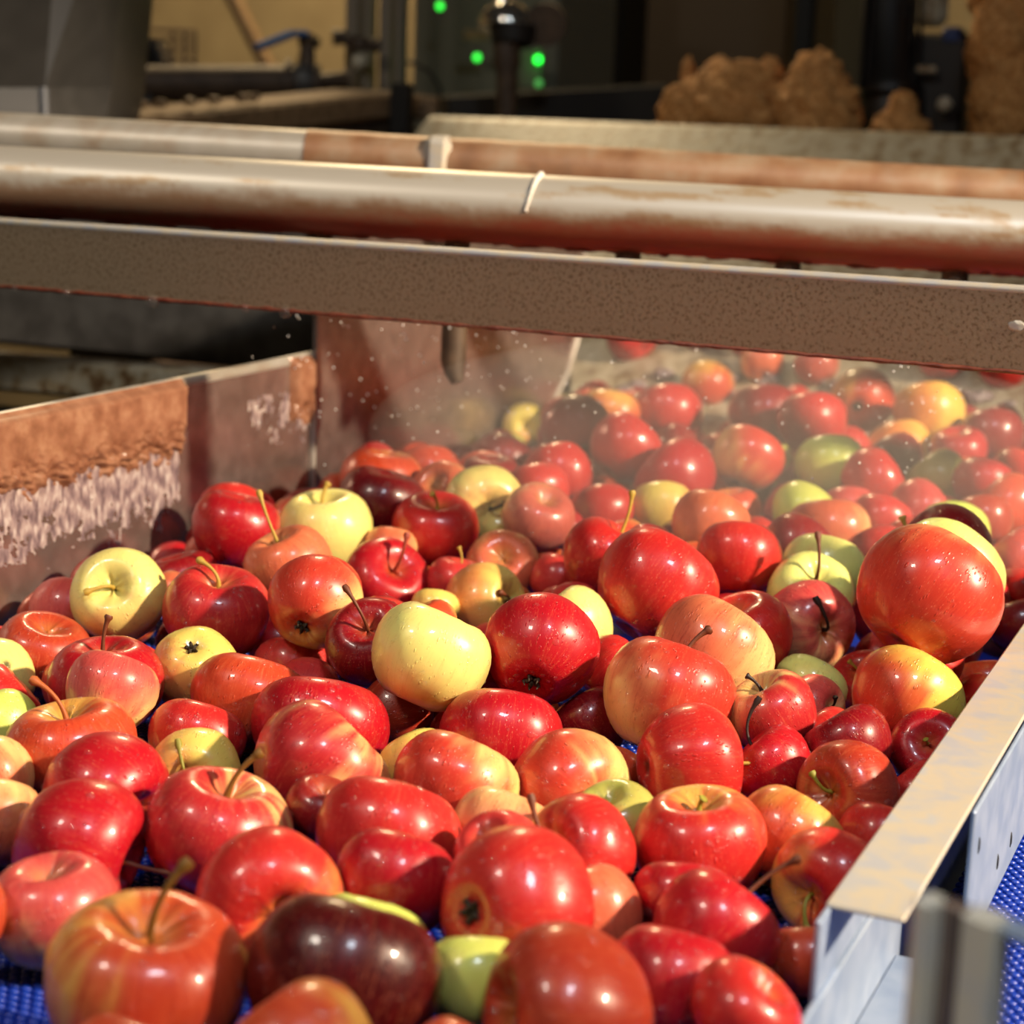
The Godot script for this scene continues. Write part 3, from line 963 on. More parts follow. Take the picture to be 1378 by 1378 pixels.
	# large dim machines at the back
	var k := thing("dark_channel", "long dark steel channel lying behind the cream feed plate", "channel", Vector3(-1.4809, 1.2414, -3.5416))
	o = -k.position
	st = start()
	slab(st, Vector3(-1.6913, 1.2653, -3.4206), Vector3(-1.3122, 1.3059, -3.6872), 0.10, 0.08)
	shift(commit("channel", st, mats.channel, k), o)
	st = start()
	var kk: Vector3 = Vector3(-1.5172, 1.1961, -3.5933)
	box(st, Vector3(kk.x, 0.55, kk.z), Vector3(0.5, 1.10, 0.06), 0.006)
	shift(commit("base", st, mats.dark, k), o)
	big_box("dark_gap_box", "black box put in for the dark gap between the control cabinet and the brown panel", "machine", Vector3(-1.847, 1.4165, -4.5384), 0.19, mats.black)  # solid black box added where there is only a dark gap
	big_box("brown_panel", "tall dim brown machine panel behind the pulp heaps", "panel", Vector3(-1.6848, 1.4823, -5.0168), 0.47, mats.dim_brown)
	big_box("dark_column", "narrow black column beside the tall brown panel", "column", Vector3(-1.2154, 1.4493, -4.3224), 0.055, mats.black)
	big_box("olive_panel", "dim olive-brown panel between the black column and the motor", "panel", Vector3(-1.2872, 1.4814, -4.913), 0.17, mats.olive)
	# motor
	var w := thing("motor", "black upright motor with a blue terminal box, beside the pulp-crusted post", "motor", Vector3(-0.7821, 1.2598, -3.4079))
	o = -w.position
	st = start()
	tube(st, [Vector3(-0.7905, 1.2886, -3.4109), Vector3(-0.793, 1.3097, -3.4147), Vector3(-0.7933, 1.3123, -3.4152), Vector3(-0.8212, 1.5365, -3.455)], [0.050, 0.050, 0.046, 0.046], 28)
	for i in 9:
		var u := i / 8.0
		var p: Vector3 = Vector3(-0.8373, 1.3495, -3.382)
		p = p.lerp(Vector3(-0.7468, 1.3529, -3.4228), u)
		box(st, p + Vector3(0, 0.06, -0.01), Vector3(0.004, 0.22, 0.03), 0.001)
	shift(commit("body", st, mats.black, w), o)
	st = start()
	box(st, Vector3(-0.7216, 1.3061, -3.5013), Vector3(0.12, 0.19, 0.11), 0.008)
	tube(st, [Vector3(-0.7607, 1.0206, -3.3952), Vector3(-0.7939, 1.3, -3.4456)], [0.06, 0.06], 20)
	shift(commit("gear_case", st, mats.black, w), o)
	st = start()
	box(st, Vector3(-0.6928, 1.3976, -3.4683), Vector3(0.036, 0.030, 0.05), 0.006)
	shift(commit("blue_box", st, flat(Color(0.05, 0.16, 0.36), 0.45), w), o)
	st = start()
	lump(st, Vector3(-0.6881, 1.2756, -3.4084), Vector3(0.014, 0.014, 0.010), 0.05, 3.0, 12, 16)
	shift(commit("bolt_head", st, mats.plate, w), o)
	st = start()
	box(st, Vector3(-0.7267, 1.3361, -3.4166), Vector3(0.036, 0.012, 0.01), 0.003)
	shift(commit("name_plate", st, mats.plate, w), o)
	st = start()
	box(st, Vector3(-0.7928, 1.4636, -3.7301), Vector3(0.065, 0.075, 0.03), 0.02)
	shift(commit("pale_wall_patch", st, mats.plate, w), o)  # added pale block standing in for wall seen through a gap
	st = start()
	var ww: Vector3 = Vector3(-0.7165, 1.2632, -3.4936)
	box(st, Vector3(ww.x, 0.60, ww.z - 0.02), Vector3(0.14, 1.20, 0.1), 0.006)
	shift(commit("stand", st, mats.dark, w), o)

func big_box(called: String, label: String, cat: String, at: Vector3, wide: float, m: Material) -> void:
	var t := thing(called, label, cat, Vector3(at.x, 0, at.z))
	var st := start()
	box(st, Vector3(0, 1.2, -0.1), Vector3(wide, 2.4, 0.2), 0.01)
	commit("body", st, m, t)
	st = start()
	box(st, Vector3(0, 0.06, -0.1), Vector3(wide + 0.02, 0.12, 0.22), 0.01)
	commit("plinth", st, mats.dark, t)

# a plank between two points whose upper front edge runs along them
func slab(st: SurfaceTool, a: Vector3, b: Vector3, tall: float, deep: float) -> void:
	var d := (b - a)
	var back := d.cross(Vector3.UP).normalized()
	if back.z > 0.0:
		back = -back
	var up := back.cross(d).normalized()
	if up.y < 0.0:
		up = -up
	var x := d.normalized()
	box(st, (a + b) * 0.5 - up * tall * 0.5 + back * deep * 0.5, Vector3(d.length(), tall, deep), 0.006, Basis(x, up, x.cross(up)))

func bar(st: SurfaceTool, pts: Array, wide: float, thick: float) -> void:
	for i in pts.size() - 1:
		var a: Vector3 = pts[i]
		var b: Vector3 = pts[i + 1]
		var x := (b - a).normalized()
		var z := x.cross(Vector3.UP).normalized()
		var y := z.cross(x)
		box(st, (a + b) * 0.5, Vector3((b - a).length() + thick * 0.6, thick, wide), thick * 0.35, Basis(x, y, z))


# ---------------------------------------------------------------- apples
var looks := {}
var skins := {}
const STEMS := {"brown": Color(0.40, 0.19, 0.08), "dark": Color(0.13, 0.06, 0.04), "olive": Color(0.46, 0.31, 0.08), "green": Color(0.52, 0.50, 0.16), "straw": Color(0.68, 0.56, 0.22), "orange": Color(0.66, 0.34, 0.14), "rust": Color(0.55, 0.20, 0.12)}
var stem_mats := {}
var calyx_mat: StandardMaterial3D

func make_apple_materials() -> void:
	# ground colour, blush colour, usual share of blush, how streaky, which skin
	looks = {
		"crim": [Color(0.72, 0.36, 0.22), Color(0.66, 0.09, 0.14), 0.95, 0.25, "dotted"],
		"red": [Color(0.88, 0.58, 0.30), Color(0.74, 0.17, 0.16), 0.50, 0.30, "dotted"],
		"pinkred": [Color(0.88, 0.52, 0.38), Color(0.76, 0.22, 0.21), 0.70, 0.30, "dotted"],
		"pink": [Color(0.91, 0.74, 0.50), Color(0.79, 0.31, 0.29), 0.35, 0.40, "streaked"],
		"orange": [Color(0.86, 0.62, 0.31), Color(0.77, 0.28, 0.17), 0.25, 0.35, "streaked"],
		"peach": [Color(0.90, 0.70, 0.46), Color(0.82, 0.42, 0.29), 0.15, 0.40, "streaked"],
		"blush": [Color(0.90, 0.72, 0.45), Color(0.77, 0.24, 0.18), 0.35, 0.25, "dotted"],
		"golden": [Color(0.83, 0.71, 0.32), Color(0.77, 0.23, 0.16), 0.0, 0.25, "dotted"],
		"stripe": [Color(0.90, 0.68, 0.44), Color(0.69, 0.17, 0.18), 0.35, 0.75, "streaked"],
		"rust": [Color(0.70, 0.46, 0.25), Color(0.66, 0.23, 0.15), 0.45, 0.35, "streaked"],
		"tan": [Color(0.80, 0.60, 0.43), Color(0.72, 0.37, 0.31), 0.10, 0.35, "streaked"],
		"dark": [Color(0.56, 0.20, 0.16), Color(0.50, 0.07, 0.11), 0.95, 0.35, "dotted"],
		"maroon": [Color(0.34, 0.06, 0.08), Color(0.29, 0.04, 0.065), 1.0, 0.1, "dotted"],
		"maroon2": [Color(0.44, 0.10, 0.12), Color(0.41, 0.06, 0.10), 0.9, 0.2, "dotted"],
		"yellow": [Color(0.87, 0.74, 0.38), Color(0.84, 0.52, 0.30), -0.45, 0.30, "plain"],
		"pale": [Color(0.88, 0.81, 0.48), Color(0.85, 0.58, 0.36), -0.50, 0.30, "plain"],
		"lime": [Color(0.77, 0.78, 0.38), Color(0.79, 0.69, 0.40), -0.6, 0.25, "plain"],
		"olive": [Color(0.68, 0.62, 0.32), Color(0.70, 0.47, 0.28), -0.4, 0.30, "plain"],
		"amber": [Color(0.86, 0.66, 0.30), Color(0.84, 0.48, 0.22), -0.25, 0.30, "plain"],
	}
	var bumps := droplet_relief()
	for k: String in ["dotted", "streaked", "plain"]:
		var m := StandardMaterial3D.new()
		m.vertex_color_use_as_albedo = true
		m.vertex_color_is_srgb = true
		m.roughness = 0.34
		m.metallic_specular = 0.45
		m.clearcoat_enabled = true
		m.clearcoat = 0.35
		m.clearcoat_roughness = 0.025
		m.detail_enabled = true
		m.detail_blend_mode = BaseMaterial3D.BLEND_MODE_MIX
		m.detail_albedo = skin_marks(k)
		m.heightmap_enabled = true
		m.heightmap_texture = bumps
		m.heightmap_scale = 0.05
		skins[k] = m
	for k: String in STEMS:
		var s := flat(STEMS[k], 0.55)
		s.heightmap_enabled = true
		s.uv1_triplanar = true
		s.uv1_scale = Vector3(30, 30, 30)
		s.heightmap_texture = bumps
		s.heightmap_scale = 0.04
		stem_mats[k] = s
	calyx_mat = flat(Color(0.20, 0.15, 0.08), 0.8)

func skin_marks(kind: String) -> ImageTexture:
	var w := 896
	var h := 448
	var im := Image.create(w, h, false, Image.FORMAT_RGBA8)
	var base := Color(0.93, 0.66, 0.42, 0.0)
	im.fill(base)
	# fine streaks from stem to calyx, crossed by soft mottling
	var dark := Color(0.58, 0.06, 0.09) if kind != "plain" else Color(0.72, 0.50, 0.22)
	var pale := Color(0.90, 0.50, 0.34) if kind != "plain" else Color(0.90, 0.84, 0.56)
	var most := 0.60 if kind == "streaked" else (0.36 if kind == "dotted" else 0.22)
	for y in h:
		for x in w:
			var a := TAU * x / w
			var cx := cos(a)
			var cz := sin(a)
			var s := fine.get_noise_3d(cx * 9.0, cz * 9.0, y * 0.008) * 0.55 + fine.get_noise_3d(cx * 42.0, cz * 42.0, y * 0.022) * 0.6 + fine.get_noise_3d(cx * 20.0, cz * 20.0, y * 0.14) * 0.35
			var c := dark if s > 0.0 else pale
			c.a = smoothstep(0.04, 0.75, absf(s)) * most * (1.0 if s > 0.0 else 0.5)
			im.set_pixel(x, y, c)
	var r := RandomNumberGenerator.new()
	r.seed = 77 + kind.length()
	var dots := 5200 if kind == "dotted" else 2400
	for i in dots:
		var cx := r.randf() * w
		var v := r.randf()
		var cy := v * h
		var th := PI * (v - 0.115 * sin(TAU * v))
		if r.randf() > sin(th) * (1.0 - 0.72 * cos(TAU * v)) / 1.72:
			continue
		var big := r.randf_range(0.40, 0.95)
		var wide := big / maxf(0.25, sin(th))
		var c := Color(0.91, 0.56, 0.45, 0.46)
		if kind == "plain":
			c = Color(0.62, 0.50, 0.22, 0.30)
		for dy in range(-4, 5):
			for dx in range(-7, 8):
				var d := sqrt(pow(dx / wide, 2.0) + pow(dy / (big * 1.3), 2.0))
				var f := smoothstep(1.5, 0.6, d)
				if f <= 0.0:
					continue
				var px := posmod(int(cx) + dx, w)
				var py := clampi(int(cy) + dy, 0, h - 1)
				var old := im.get_pixel(px, py)
				var mixed := old.lerp(c, f)
				mixed.a = maxf(old.a, c.a * f)
				im.set_pixel(px, py, mixed)
	return ImageTexture.create_from_image(im)

func droplet_relief() -> ImageTexture:
	var w := 1024
	var h := 512
	var im := Image.create(w, h, false, Image.FORMAT_RF)
	im.fill(Color(0, 0, 0))
	var r := RandomNumberGenerator.new()
	r.seed = 4
	for i in 5600:
		var v := r.randf()
		var cx := int(r.randf() * w)
		var cy := int(v * h)
		var th := PI * (v - 0.115 * sin(TAU * v))
		if r.randf() > sin(th) * (1.0 - 0.72 * cos(TAU * v)) / 1.72:
			continue
		var clump := smoothstep(-0.05, 0.45, noise.get_noise_2d(cx * 0.012, cy * 0.02))
		if r.randf() > 0.10 + clump:
			continue
		var rad := r.randf_range(1.2, 3.4) + 2.6 * pow(r.randf(), 8.0)
		var wide := 0.55 * 2.0 * rad / maxf(0.3, sin(th)) * 0.5
		var tall := rad
		for dy in range(-ceili(tall), ceili(tall) + 1):
			for dx in range(-ceili(wide), ceili(wide) + 1):
				var d := pow(dx / wide, 2.0) + pow(dy / tall, 2.0)
				if d < 1.0:
					var px := posmod(cx + dx, w)
					var py := clampi(cy + dy, 0, h - 1)
					var z := sqrt(1.0 - d) * rad / 6.0
					if z > im.get_pixel(px, py).r:
						im.set_pixel(px, py, Color(z, z, z))
	return ImageTexture.create_from_image(im)

# the outline of an apple from the stem hollow (t = 0) to the calyx (t = 1): x out from the axis, y along it
func outline(t: float, k: float, taper: float, hollow: float) -> Vector2:
	var th := PI * (t - 0.115 * sin(TAU * t))
	var y := cos(th)
	var rho := pow(maxf(sin(th), 0.0), 0.88) * (1.0 - taper * (1.0 - y) * 0.5)
	var h := k * y
	if y > 0.0:
		h -= hollow * exp(-pow(rho / 0.35, 2.0))
	else:
		h += 0.17 * exp(-pow(rho / 0.27, 2.0))
	return Vector2(rho / (1.0 - taper * 0.42), h)

func apple(label: String, at: Vector3, r: float, axis: Vector3, look: String, bdir: Vector3, cov: float, seedling: int, px: float, extra := {}, group := "apples heaped on the blue belt") -> Node3D:
	var t := thing("apple", label, "apple", at - Vector3(0, r, 0), group)
	rng.seed = 1000 + seedling * 17
	var y := axis.normalized()
	var x := y.cross(Vector3(0.3, 0.5, 0.81)).normalized()
	x = x.rotated(y, rng.randf() * TAU)
	var turn := Basis(x, y, x.cross(y))
	var k: float = extra.get("k", 0.86 + rng.randf() * 0.08)
	var taper := rng.randf_range(0.10, 0.26)
	var hollow := rng.randf_range(0.34, 0.40)
	var bump := rng.randf_range(0.025, 0.06)
	var lk: Array = looks[look]
	var ground: Color = lk[0]
	var blush: Color = lk[1]
	ground = ground.lerp(Color(ground.r * 0.9, ground.g * 1.06, ground.b), rng.randf() * 0.5)
	blush = blush.lerp(Color(blush.r * 0.9, blush.g * 0.8, blush.b * 0.9), rng.randf() * 0.6)
	var share := cov if cov > -9.0 else float(lk[2])
	var streak: float = lk[3]
	var bl := turn.inverse() * bdir.normalized()
	var seg := clampi(int(px * 0.62), 24, 72)
	var rows := clampi(int(px * 0.42), 18, 46)
	var off := Vector3(seedling * 3.7, seedling * 1.3, 0)
	var pos := PackedVector3Array()
	var nor := PackedVector3Array()
	var col := PackedColorArray()
	var uvs := PackedVector2Array()
	var ind := PackedInt32Array()
	var spot: Vector3 = extra.get("spot", Vector3.ZERO)
	if spot != Vector3.ZERO:
		spot = turn.inverse() * spot
	for i in rows + 1:
		for j in seg + 1:
			var a := TAU * (j % seg) / seg
			var o := outline(float(i) / rows, k, taper, hollow * (1.0 + 0.35 * noise.get_noise_3d(cos(a) * 0.8, sin(a) * 0.8, seedling * 2.3)))
			var low := clampf(0.5 - o.y * 0.5, 0.0, 1.0)
			var d := Vector3(cos(a), 0, sin(a))
			var lobes := 1.0 + 0.028 * cos(5.0 * a + seedling) * low + bump * noise.get_noise_3dv(Vector3(d.x, o.y, d.z) * 0.75 + off)
			pos.append((Vector3(d.x * o.x * lobes, o.y * (1.0 + bump * 0.8 * noise.get_noise_3dv(Vector3(d.x, 3.0, d.z) * 0.6 + off) * o.x) + 0.05, d.z * o.x * lobes)) * r)
			uvs.append(Vector2(float(j) / seg, float(i) / rows))
			var dir := Vector3(d.x * o.x, o.y, d.z * o.x).normalized()
			var wav := noise.get_noise_3dv(dir * 0.9 + off) * 0.55 + noise.get_noise_3dv(dir * 2.6 + off) * 0.22
			var st := fine.get_noise_3dv(Vector3(d.x * 2.2, d.z * 2.2, o.y * 0.35) + off) * 0.8 + fine.get_noise_3dv(Vector3(d.x * 6.0, d.z * 6.0, o.y * 0.5) + off) * 0.6
			var b := smoothstep(-0.42, 0.42, dir.dot(bl) * 0.75 + share * 1.25 - 0.15 + wav * 0.8 + st * streak)
			var c := ground.lerp(blush, b)
			c = c.lerp(Color(c.r * 1.05, c.g * 1.25 + 0.02, c.b * 1.15), clampf(wav * 0.5 + 0.1, 0.0, 0.3))
			if o.y > 0.0:
				var near := smoothstep(0.42, 0.12, o.x)
				c = c.lerp(ground.lerp(Color(0.66, 0.58, 0.24), 0.5).lerp(c, 0.35), near * 0.75)
			else:
				var near2 := smoothstep(0.15, 0.05, o.x)
				c = c.lerp(Color(0.22, 0.11, 0.05), near2 * 0.7)
			if spot != Vector3.ZERO:
				c = c.lerp(Color(0.45, 0.08, 0.05), smoothstep(0.978, 0.996, dir.dot(spot)) * 0.8)
			c.r = clampf(c.r, 0.0, 1.0)
			c.g = clampf(c.g, 0.0, 1.0)
			c.b = clampf(c.b, 0.0, 1.0)
			c.a = 1.0
			col.append(c)
	var wide := seg + 1
	for i in rows + 1:
		for j in wide:
			var up_i := maxi(i - 1, 0)
			var dn_i := mini(i + 1, rows)
			var jl := (j - 1) if j > 0 else seg - 1
			var jr := (j + 1) if j < seg else 1
			var n: Vector3
			if i == 0:
				n = Vector3.UP
			elif i == rows:
				n = Vector3.DOWN
			else:
				n = (pos[i * wide + jl] - pos[i * wide + jr]).cross(pos[up_i * wide + j] - pos[dn_i * wide + j]).normalized()
			nor.append(n)
	for i in rows:
		for j in seg:
			var p := i * wide + j
			ind.append_array(PackedInt32Array([p, p + wide + 1, p + 1, p, p + wide, p + wide + 1]))
	var arr := []
	arr.resize(Mesh.ARRAY_MAX)
	arr[Mesh.ARRAY_VERTEX] = pos
	arr[Mesh.ARRAY_NORMAL] = nor
	arr[Mesh.ARRAY_COLOR] = col
	arr[Mesh.ARRAY_TEX_UV] = uvs
	arr[Mesh.ARRAY_INDEX] = ind
	var am := ArrayMesh.new()
	am.add_surface_from_arrays(Mesh.PRIMITIVE_TRIANGLES, arr)
	var f := MeshInstance3D.new()
	f.mesh = am
	f.transform = Transform3D(turn, Vector3(0, r, 0))
	mesh_node("fruit", f, skins[lk[4]], t)
	var root := Vector3(0, r, 0) + y * r * (k - hollow + 0.06)
	if extra.has("tip"):
		stem(t, root, extra.tip + Vector3(0, r, 0), y, r, extra.get("stem", "brown"))
	if extra.has("stub"):
		stem(t, root, root + y * r * 0.22 + x * r * 0.08, y, r, "green")
	if extra.has("calyx"):
		calyx(t, Transform3D(turn, Vector3(0, r, 0) - y * r * (k - 0.17 - 0.05)), r)
	if px > 38.0 and not extra.has("dry"):
		droplets(t, pos, nor, turn, r, clampi(int(px * 0.75), 20, 80), wide, rows)
	return t

func stem(t: Node3D, a: Vector3, b: Vector3, along: Vector3, r: float, kind: String) -> void:
	var pts := []
	var rad := []
	var thick := clampf(r * 0.040, 0.0010, 0.0017)
	var mid := a + along * (b - a).length() * 0.55
	for i in 17:
		var u := i / 16.0
		pts.append(a.lerp(mid, u).lerp(mid.lerp(b, u), u))
		var w := thick * (1.25 - 0.45 * sin(PI * minf(u * 1.1, 1.0)))
		if u > 0.84:
			w = thick * (1.0 + 1.1 * smoothstep(0.82, 0.96, u)) * (1.0 if u < 0.98 else 0.75)
		rad.append(w)
	var st := start()
	tube(st, pts, rad, 10)
	commit("stem", st, stem_mats[kind], t)

func calyx(t: Node3D, tr: Transform3D, r: float) -> void:
	var st := start()
	for i in 5:
		var a := TAU * i / 5.0
		var d := Vector3(cos(a), 0, sin(a))
		var pts := [Vector3.ZERO + d * r * 0.03, d * r * 0.10 + Vector3(0, -0.07, 0) * r, d * r * 0.145 + Vector3(0, -0.06, 0) * r, d * r * 0.11 + Vector3(0, -0.16, 0) * r]
		tube(st, pts, [r * 0.045, r * 0.040, r * 0.030, r * 0.006], 6)
	for i in 7:
		var a := TAU * i / 7.0
		tube(st, [Vector3.ZERO, Vector3(cos(a) * 0.03, -0.13, sin(a) * 0.03) * r], [r * 0.010, r * 0.007], 4)
	lump(st, Vector3.ZERO, Vector3(0.085, 0.03, 0.085) * r, 0.2, r * 900.0, 8, 12)
	var o := commit("calyx", st, calyx_mat, t)
	o.transform = tr

func droplets(t: Node3D, pos: PackedVector3Array, nor: PackedVector3Array, turn: Basis, r: float, count: int, wide: int, rows: int) -> void:
	var st := start()
	st.set_smooth_group(0)
	var made := 0
	for tries in 900:
		if made >= count:
			break
		var i := rng.randi_range(3, rows - 3)
		var j := rng.randi_range(0, wide - 2)
		var n := turn * nor[i * wide + j]
		if n.dot(Vector3(0.36, 0.30, 0.88)) < 0.15 and rng.randf() < 0.85:
			continue
		var c := turn * pos[i * wide + j]
		var s := rng.randf_range(0.0006, 0.0015) + 0.0014 * pow(rng.randf(), 5.0)
		var u := n.cross(Vector3(0.7, 0.1, 0.3)).normalized()
		var v := n.cross(u)
		var long := rng.randf_range(0.9, 1.6)
		var rings: Array = []
		for q in 4:
			var ring: Array[Vector3] = []
			var th := q / 3.0 * PI * 0.5
			for w in 8:
				var a := TAU * w / 8.0
				ring.append(c + (u * cos(a) + v * sin(a) * long) * s * cos(th) + n * (s * 0.52 * sin(th) - s * 0.04))
			rings.append(ring)
		for q in 3:
			for w in 8:
				var w2 := (w + 1) % 8
				quad(st, rings[q][w2], rings[q][w], rings[q + 1][w], rings[q + 1][w2])
		made += 1
	var o := commit("water_droplets", st, mats.water, t, "stuff")
	o.position = Vector3(0, r, 0)

func all_apples() -> void:
	apple("big orange-red apple with a thick stem and yellow flank, at the belt's near edge", Vector3(-0.4435, 0.8418, -0.6231), 0.0453, Vector3(0.1219, 0.9895, 0.0773), "orange", Vector3(0.9923, -0.1204, -0.0288), 0.30, 1, 130, {"tip": Vector3(0.017, 0.0619, -0.0089), "stem": "olive"})
	apple("pink apple with a yellow patch and one brown spot, beside the bare blue belt", Vector3(-0.5475, 0.8289, -0.6919), 0.0328, Vector3(-0.0937, 0.9922, 0.0823), "pink", Vector3(0.2789, 0.957, 0.0798), 0.10, 2, 83, {"spot": Vector3(-0.1241, 0.0652, 0.9901)})
	apple("sliver of orange apple cut by the frame, level with the spotted pink apple", Vector3(-0.5673, 0.8424, -0.6402), 0.0272, Vector3(-0.6408, 0.7461, -0.1808), "orange", Vector3(0.5597, 0.5615, 0.6095), -10.0, 3, 72)
	apple("rose-red apple with a thin brown sideways stem, behind the pink apple with a brown spot", Vector3(-0.5786, 0.8375, -0.7509), 0.0381, Vector3(0.9383, -0.2449, -0.2443), "crim", Vector3(0.8481, 0.4995, 0.1766), 0.55, 4, 90, {"tip": Vector3(0.054, -0.012, -0.0177), "stem": "brown"})
	apple("pale peach apple cut by the frame, beside the rose-red sideways-stemmed apple", Vector3(-0.6449, 0.8346, -0.7575), 0.0310, Vector3(-0.1591, 0.8716, -0.4637), "peach", Vector3(0.2549, -0.8302, 0.4958), -10.0, 5, 70, {"k": 0.85})
	apple("red-orange apple cut by the frame's bottom, in front of the big long-stemmed apple", Vector3(-0.4065, 0.8349, -0.5596), 0.0323, Vector3(0.049, 0.8192, -0.5714), "orange", Vector3(-0.2876, -0.124, 0.9497), 0.60, 6, 101)
	apple("big maroon apple, almost black, wet and glossy, at the belt's near edge", Vector3(-0.3606, 0.8521, -0.6513), 0.0432, Vector3(0.022, 0.8492, -0.5276), "maroon", Vector3(0.9464, 0.207, 0.248), -10.0, 7, 125)
	apple("pale yellow-green crescent of an apple behind the big maroon apple", Vector3(-0.3856, 0.8344, -0.715), 0.0313, Vector3(0.022, 0.8492, -0.5276), "lime", Vector3(-0.4782, 0.0812, 0.8745), -10.0, 8, 83)
	apple("orange-red apple cut by the frame's bottom, in front of the big maroon apple", Vector3(-0.3407, 0.8543, -0.5823), 0.0326, Vector3(-0.7483, 0.6584, -0.0813), "orange", Vector3(-0.5243, 0.3121, 0.7923), 0.20, 9, 103)
	apple("red apple with a yellow cleft running into its hollow, behind the big maroon apple", Vector3(-0.4484, 0.8442, -0.7301), 0.0368, Vector3(0.6951, -0.0387, 0.7178), "red", Vector3(-0.4038, 0.8134, 0.4187), 0.25, 10, 96)
	apple("big pink-red apple showing its dark star-shaped calyx, among the near apples", Vector3(-0.3278, 0.8535, -0.7579), 0.0395, Vector3(0.3905, -0.1946, -0.8998), "red", Vector3(0.541, 0.7458, 0.3888), 0.75, 11, 105, {"calyx": true})
	apple("salmon apple, mostly hidden behind the big pink-red apple with the dark calyx", Vector3(-0.3106, 0.826, -0.8155), 0.0301, Vector3(-0.5828, 0.7856, -0.2077), "peach", Vector3(0.3957, 0.2083, 0.8944), 0.30, 12, 75)
	apple("big rusty-red apple with a dull brown shoulder, in front of the pink-red calyx apple", Vector3(-0.2637, 0.8493, -0.6783), 0.0392, Vector3(-0.7354, 0.1839, 0.6522), "rust", Vector3(0.3957, 0.2083, 0.8944), 0.80, 13, 116)
	apple("small yellow-green apple wedged between the maroon and the rusty-red apple", Vector3(-0.3194, 0.8417, -0.6992), 0.0241, Vector3(-0.2285, 0.8715, -0.4339), "lime", Vector3(-0.0225, 0.3109, 0.9502), -10.0, 14, 68)
	apple("orange sliver of an apple cut by the frame's bottom, below the yellow-green one", Vector3(-0.2903, 0.8392, -0.624), 0.0255, Vector3(0.2542, 0.7734, -0.5808), "orange", Vector3(-0.2146, 0.0962, 0.9719), 0.40, 15, 79)
	apple("dark red speckled apple beside the rusty-red apple with a brown shoulder", Vector3(-0.2459, 0.831, -0.7556), 0.0314, Vector3(0.022, 0.8492, -0.5276), "crim", Vector3(0.3957, 0.2083, 0.8944), -10.0, 16, 86)
	apple("dark red apple with a long straight brown stem pointing at the rail", Vector3(-0.2451, 0.833, -0.8153), 0.0326, Vector3(0.4184, 0.6846, -0.5969), "crim", Vector3(0.3957, 0.2083, 0.8944), -10.0, 17, 84, {"tip": Vector3(0.0338, 0.037, -0.0308), "stem": "brown"})
	apple("glittering red apple squeezed behind the dark red apple with a long straight stem", Vector3(-0.2761, 0.8257, -0.8604), 0.0268, Vector3(-0.1019, 0.868, -0.486), "crim", Vector3(-0.3495, 0.1314, 0.9277), -10.0, 18, 64, {"k": 0.85})
	apple("red apple with a yellow stemless hollow on top, beside the golden-flanked orange apple", Vector3(-0.2858, 0.8336, -0.9184), 0.0371, Vector3(-0.0714, 0.9949, 0.0718), "red", Vector3(0.2455, -0.6068, 0.756), 0.35, 19, 85, {"stub": true})
	apple("orange apple with a golden flank, behind the red apple with a yellow hollow", Vector3(-0.2531, 0.8233, -0.9742), 0.0333, Vector3(0.3291, 0.7369, -0.5906), "orange", Vector3(-0.6352, -0.2851, 0.7178), 0.10, 20, 74)
	apple("orange-red egg-shaped apple beside the cut end of the cream rail", Vector3(-0.2023, 0.8417, -0.7275), 0.0261, Vector3(0.5767, 0.8003, -0.1641), "red", Vector3(0.3957, 0.2083, 0.8944), 0.50, 21, 73, {"k": 0.80})
	apple("orange apple mostly hidden behind the cut end of the cream rail", Vector3(-0.2032, 0.8168, -0.8424), 0.0227, Vector3(-0.2522, 0.8703, -0.423), "orange", Vector3(0.154, -0.1802, 0.9715), -10.0, 22, 58)
	apple("red apple with a curved green stem in a greenish hollow, tucked under the cream rail", Vector3(-0.2127, 0.8262, -0.9267), 0.0321, Vector3(-0.3726, -0.0829, 0.9243), "red", Vector3(0.9425, 0.3341, -0.0068), 0.35, 23, 76, {"tip": Vector3(-0.0048, -0.0188, 0.0287), "stem": "green"})
	apple("small glittering red apple tucked under the rail, behind the green-stemmed red apple", Vector3(-0.2061, 0.822, -1.0039), 0.0251, Vector3(0.1372, 0.8184, -0.5581), "red", Vector3(-0.3781, 0.1791, 0.9083), -10.0, 24, 55)
	apple("russet-orange apple with a green upper rim and a hollow facing the wall", Vector3(-0.2334, 0.8336, -1.0492), 0.0319, Vector3(-0.4387, 0.208, 0.8742), "rust", Vector3(0.6899, -0.1285, 0.7124), 0.50, 25, 68, {"tip": Vector3(-0.0205, 0.0164, 0.0224), "stem": "green"})
	apple("dark red apple behind the russet apple with a green rim", Vector3(-0.2496, 0.8405, -1.105), 0.0295, Vector3(-0.6244, 0.7724, -0.1163), "dark", Vector3(-0.5438, 0.1423, 0.8271), -10.0, 26, 59)
	apple("bright red apple behind the dark one above the russet apple", Vector3(-0.276, 0.8232, -1.1535), 0.0265, Vector3(-0.7331, 0.6732, -0.0969), "red", Vector3(-0.5299, 0.0399, 0.8471), -10.0, 27, 50)
	apple("half red, half golden apple beside the cream rail, in front of the huge apple", Vector3(-0.2353, 0.8491, -1.196), 0.0383, Vector3(0.3291, 0.7369, -0.5906), "golden", Vector3(-0.6359, -0.349, 0.6884), 0.00, 28, 72)
	apple("small red apple with a short yellow stem, behind the half red, half golden apple", Vector3(-0.2814, 0.8273, -1.2844), 0.0267, Vector3(-0.146, 0.7423, 0.654), "red", Vector3(0.1657, 0.5131, 0.8422), -10.0, 29, 47, {"tip": Vector3(-0.0114, 0.0224, 0.0142), "stem": "straw"})
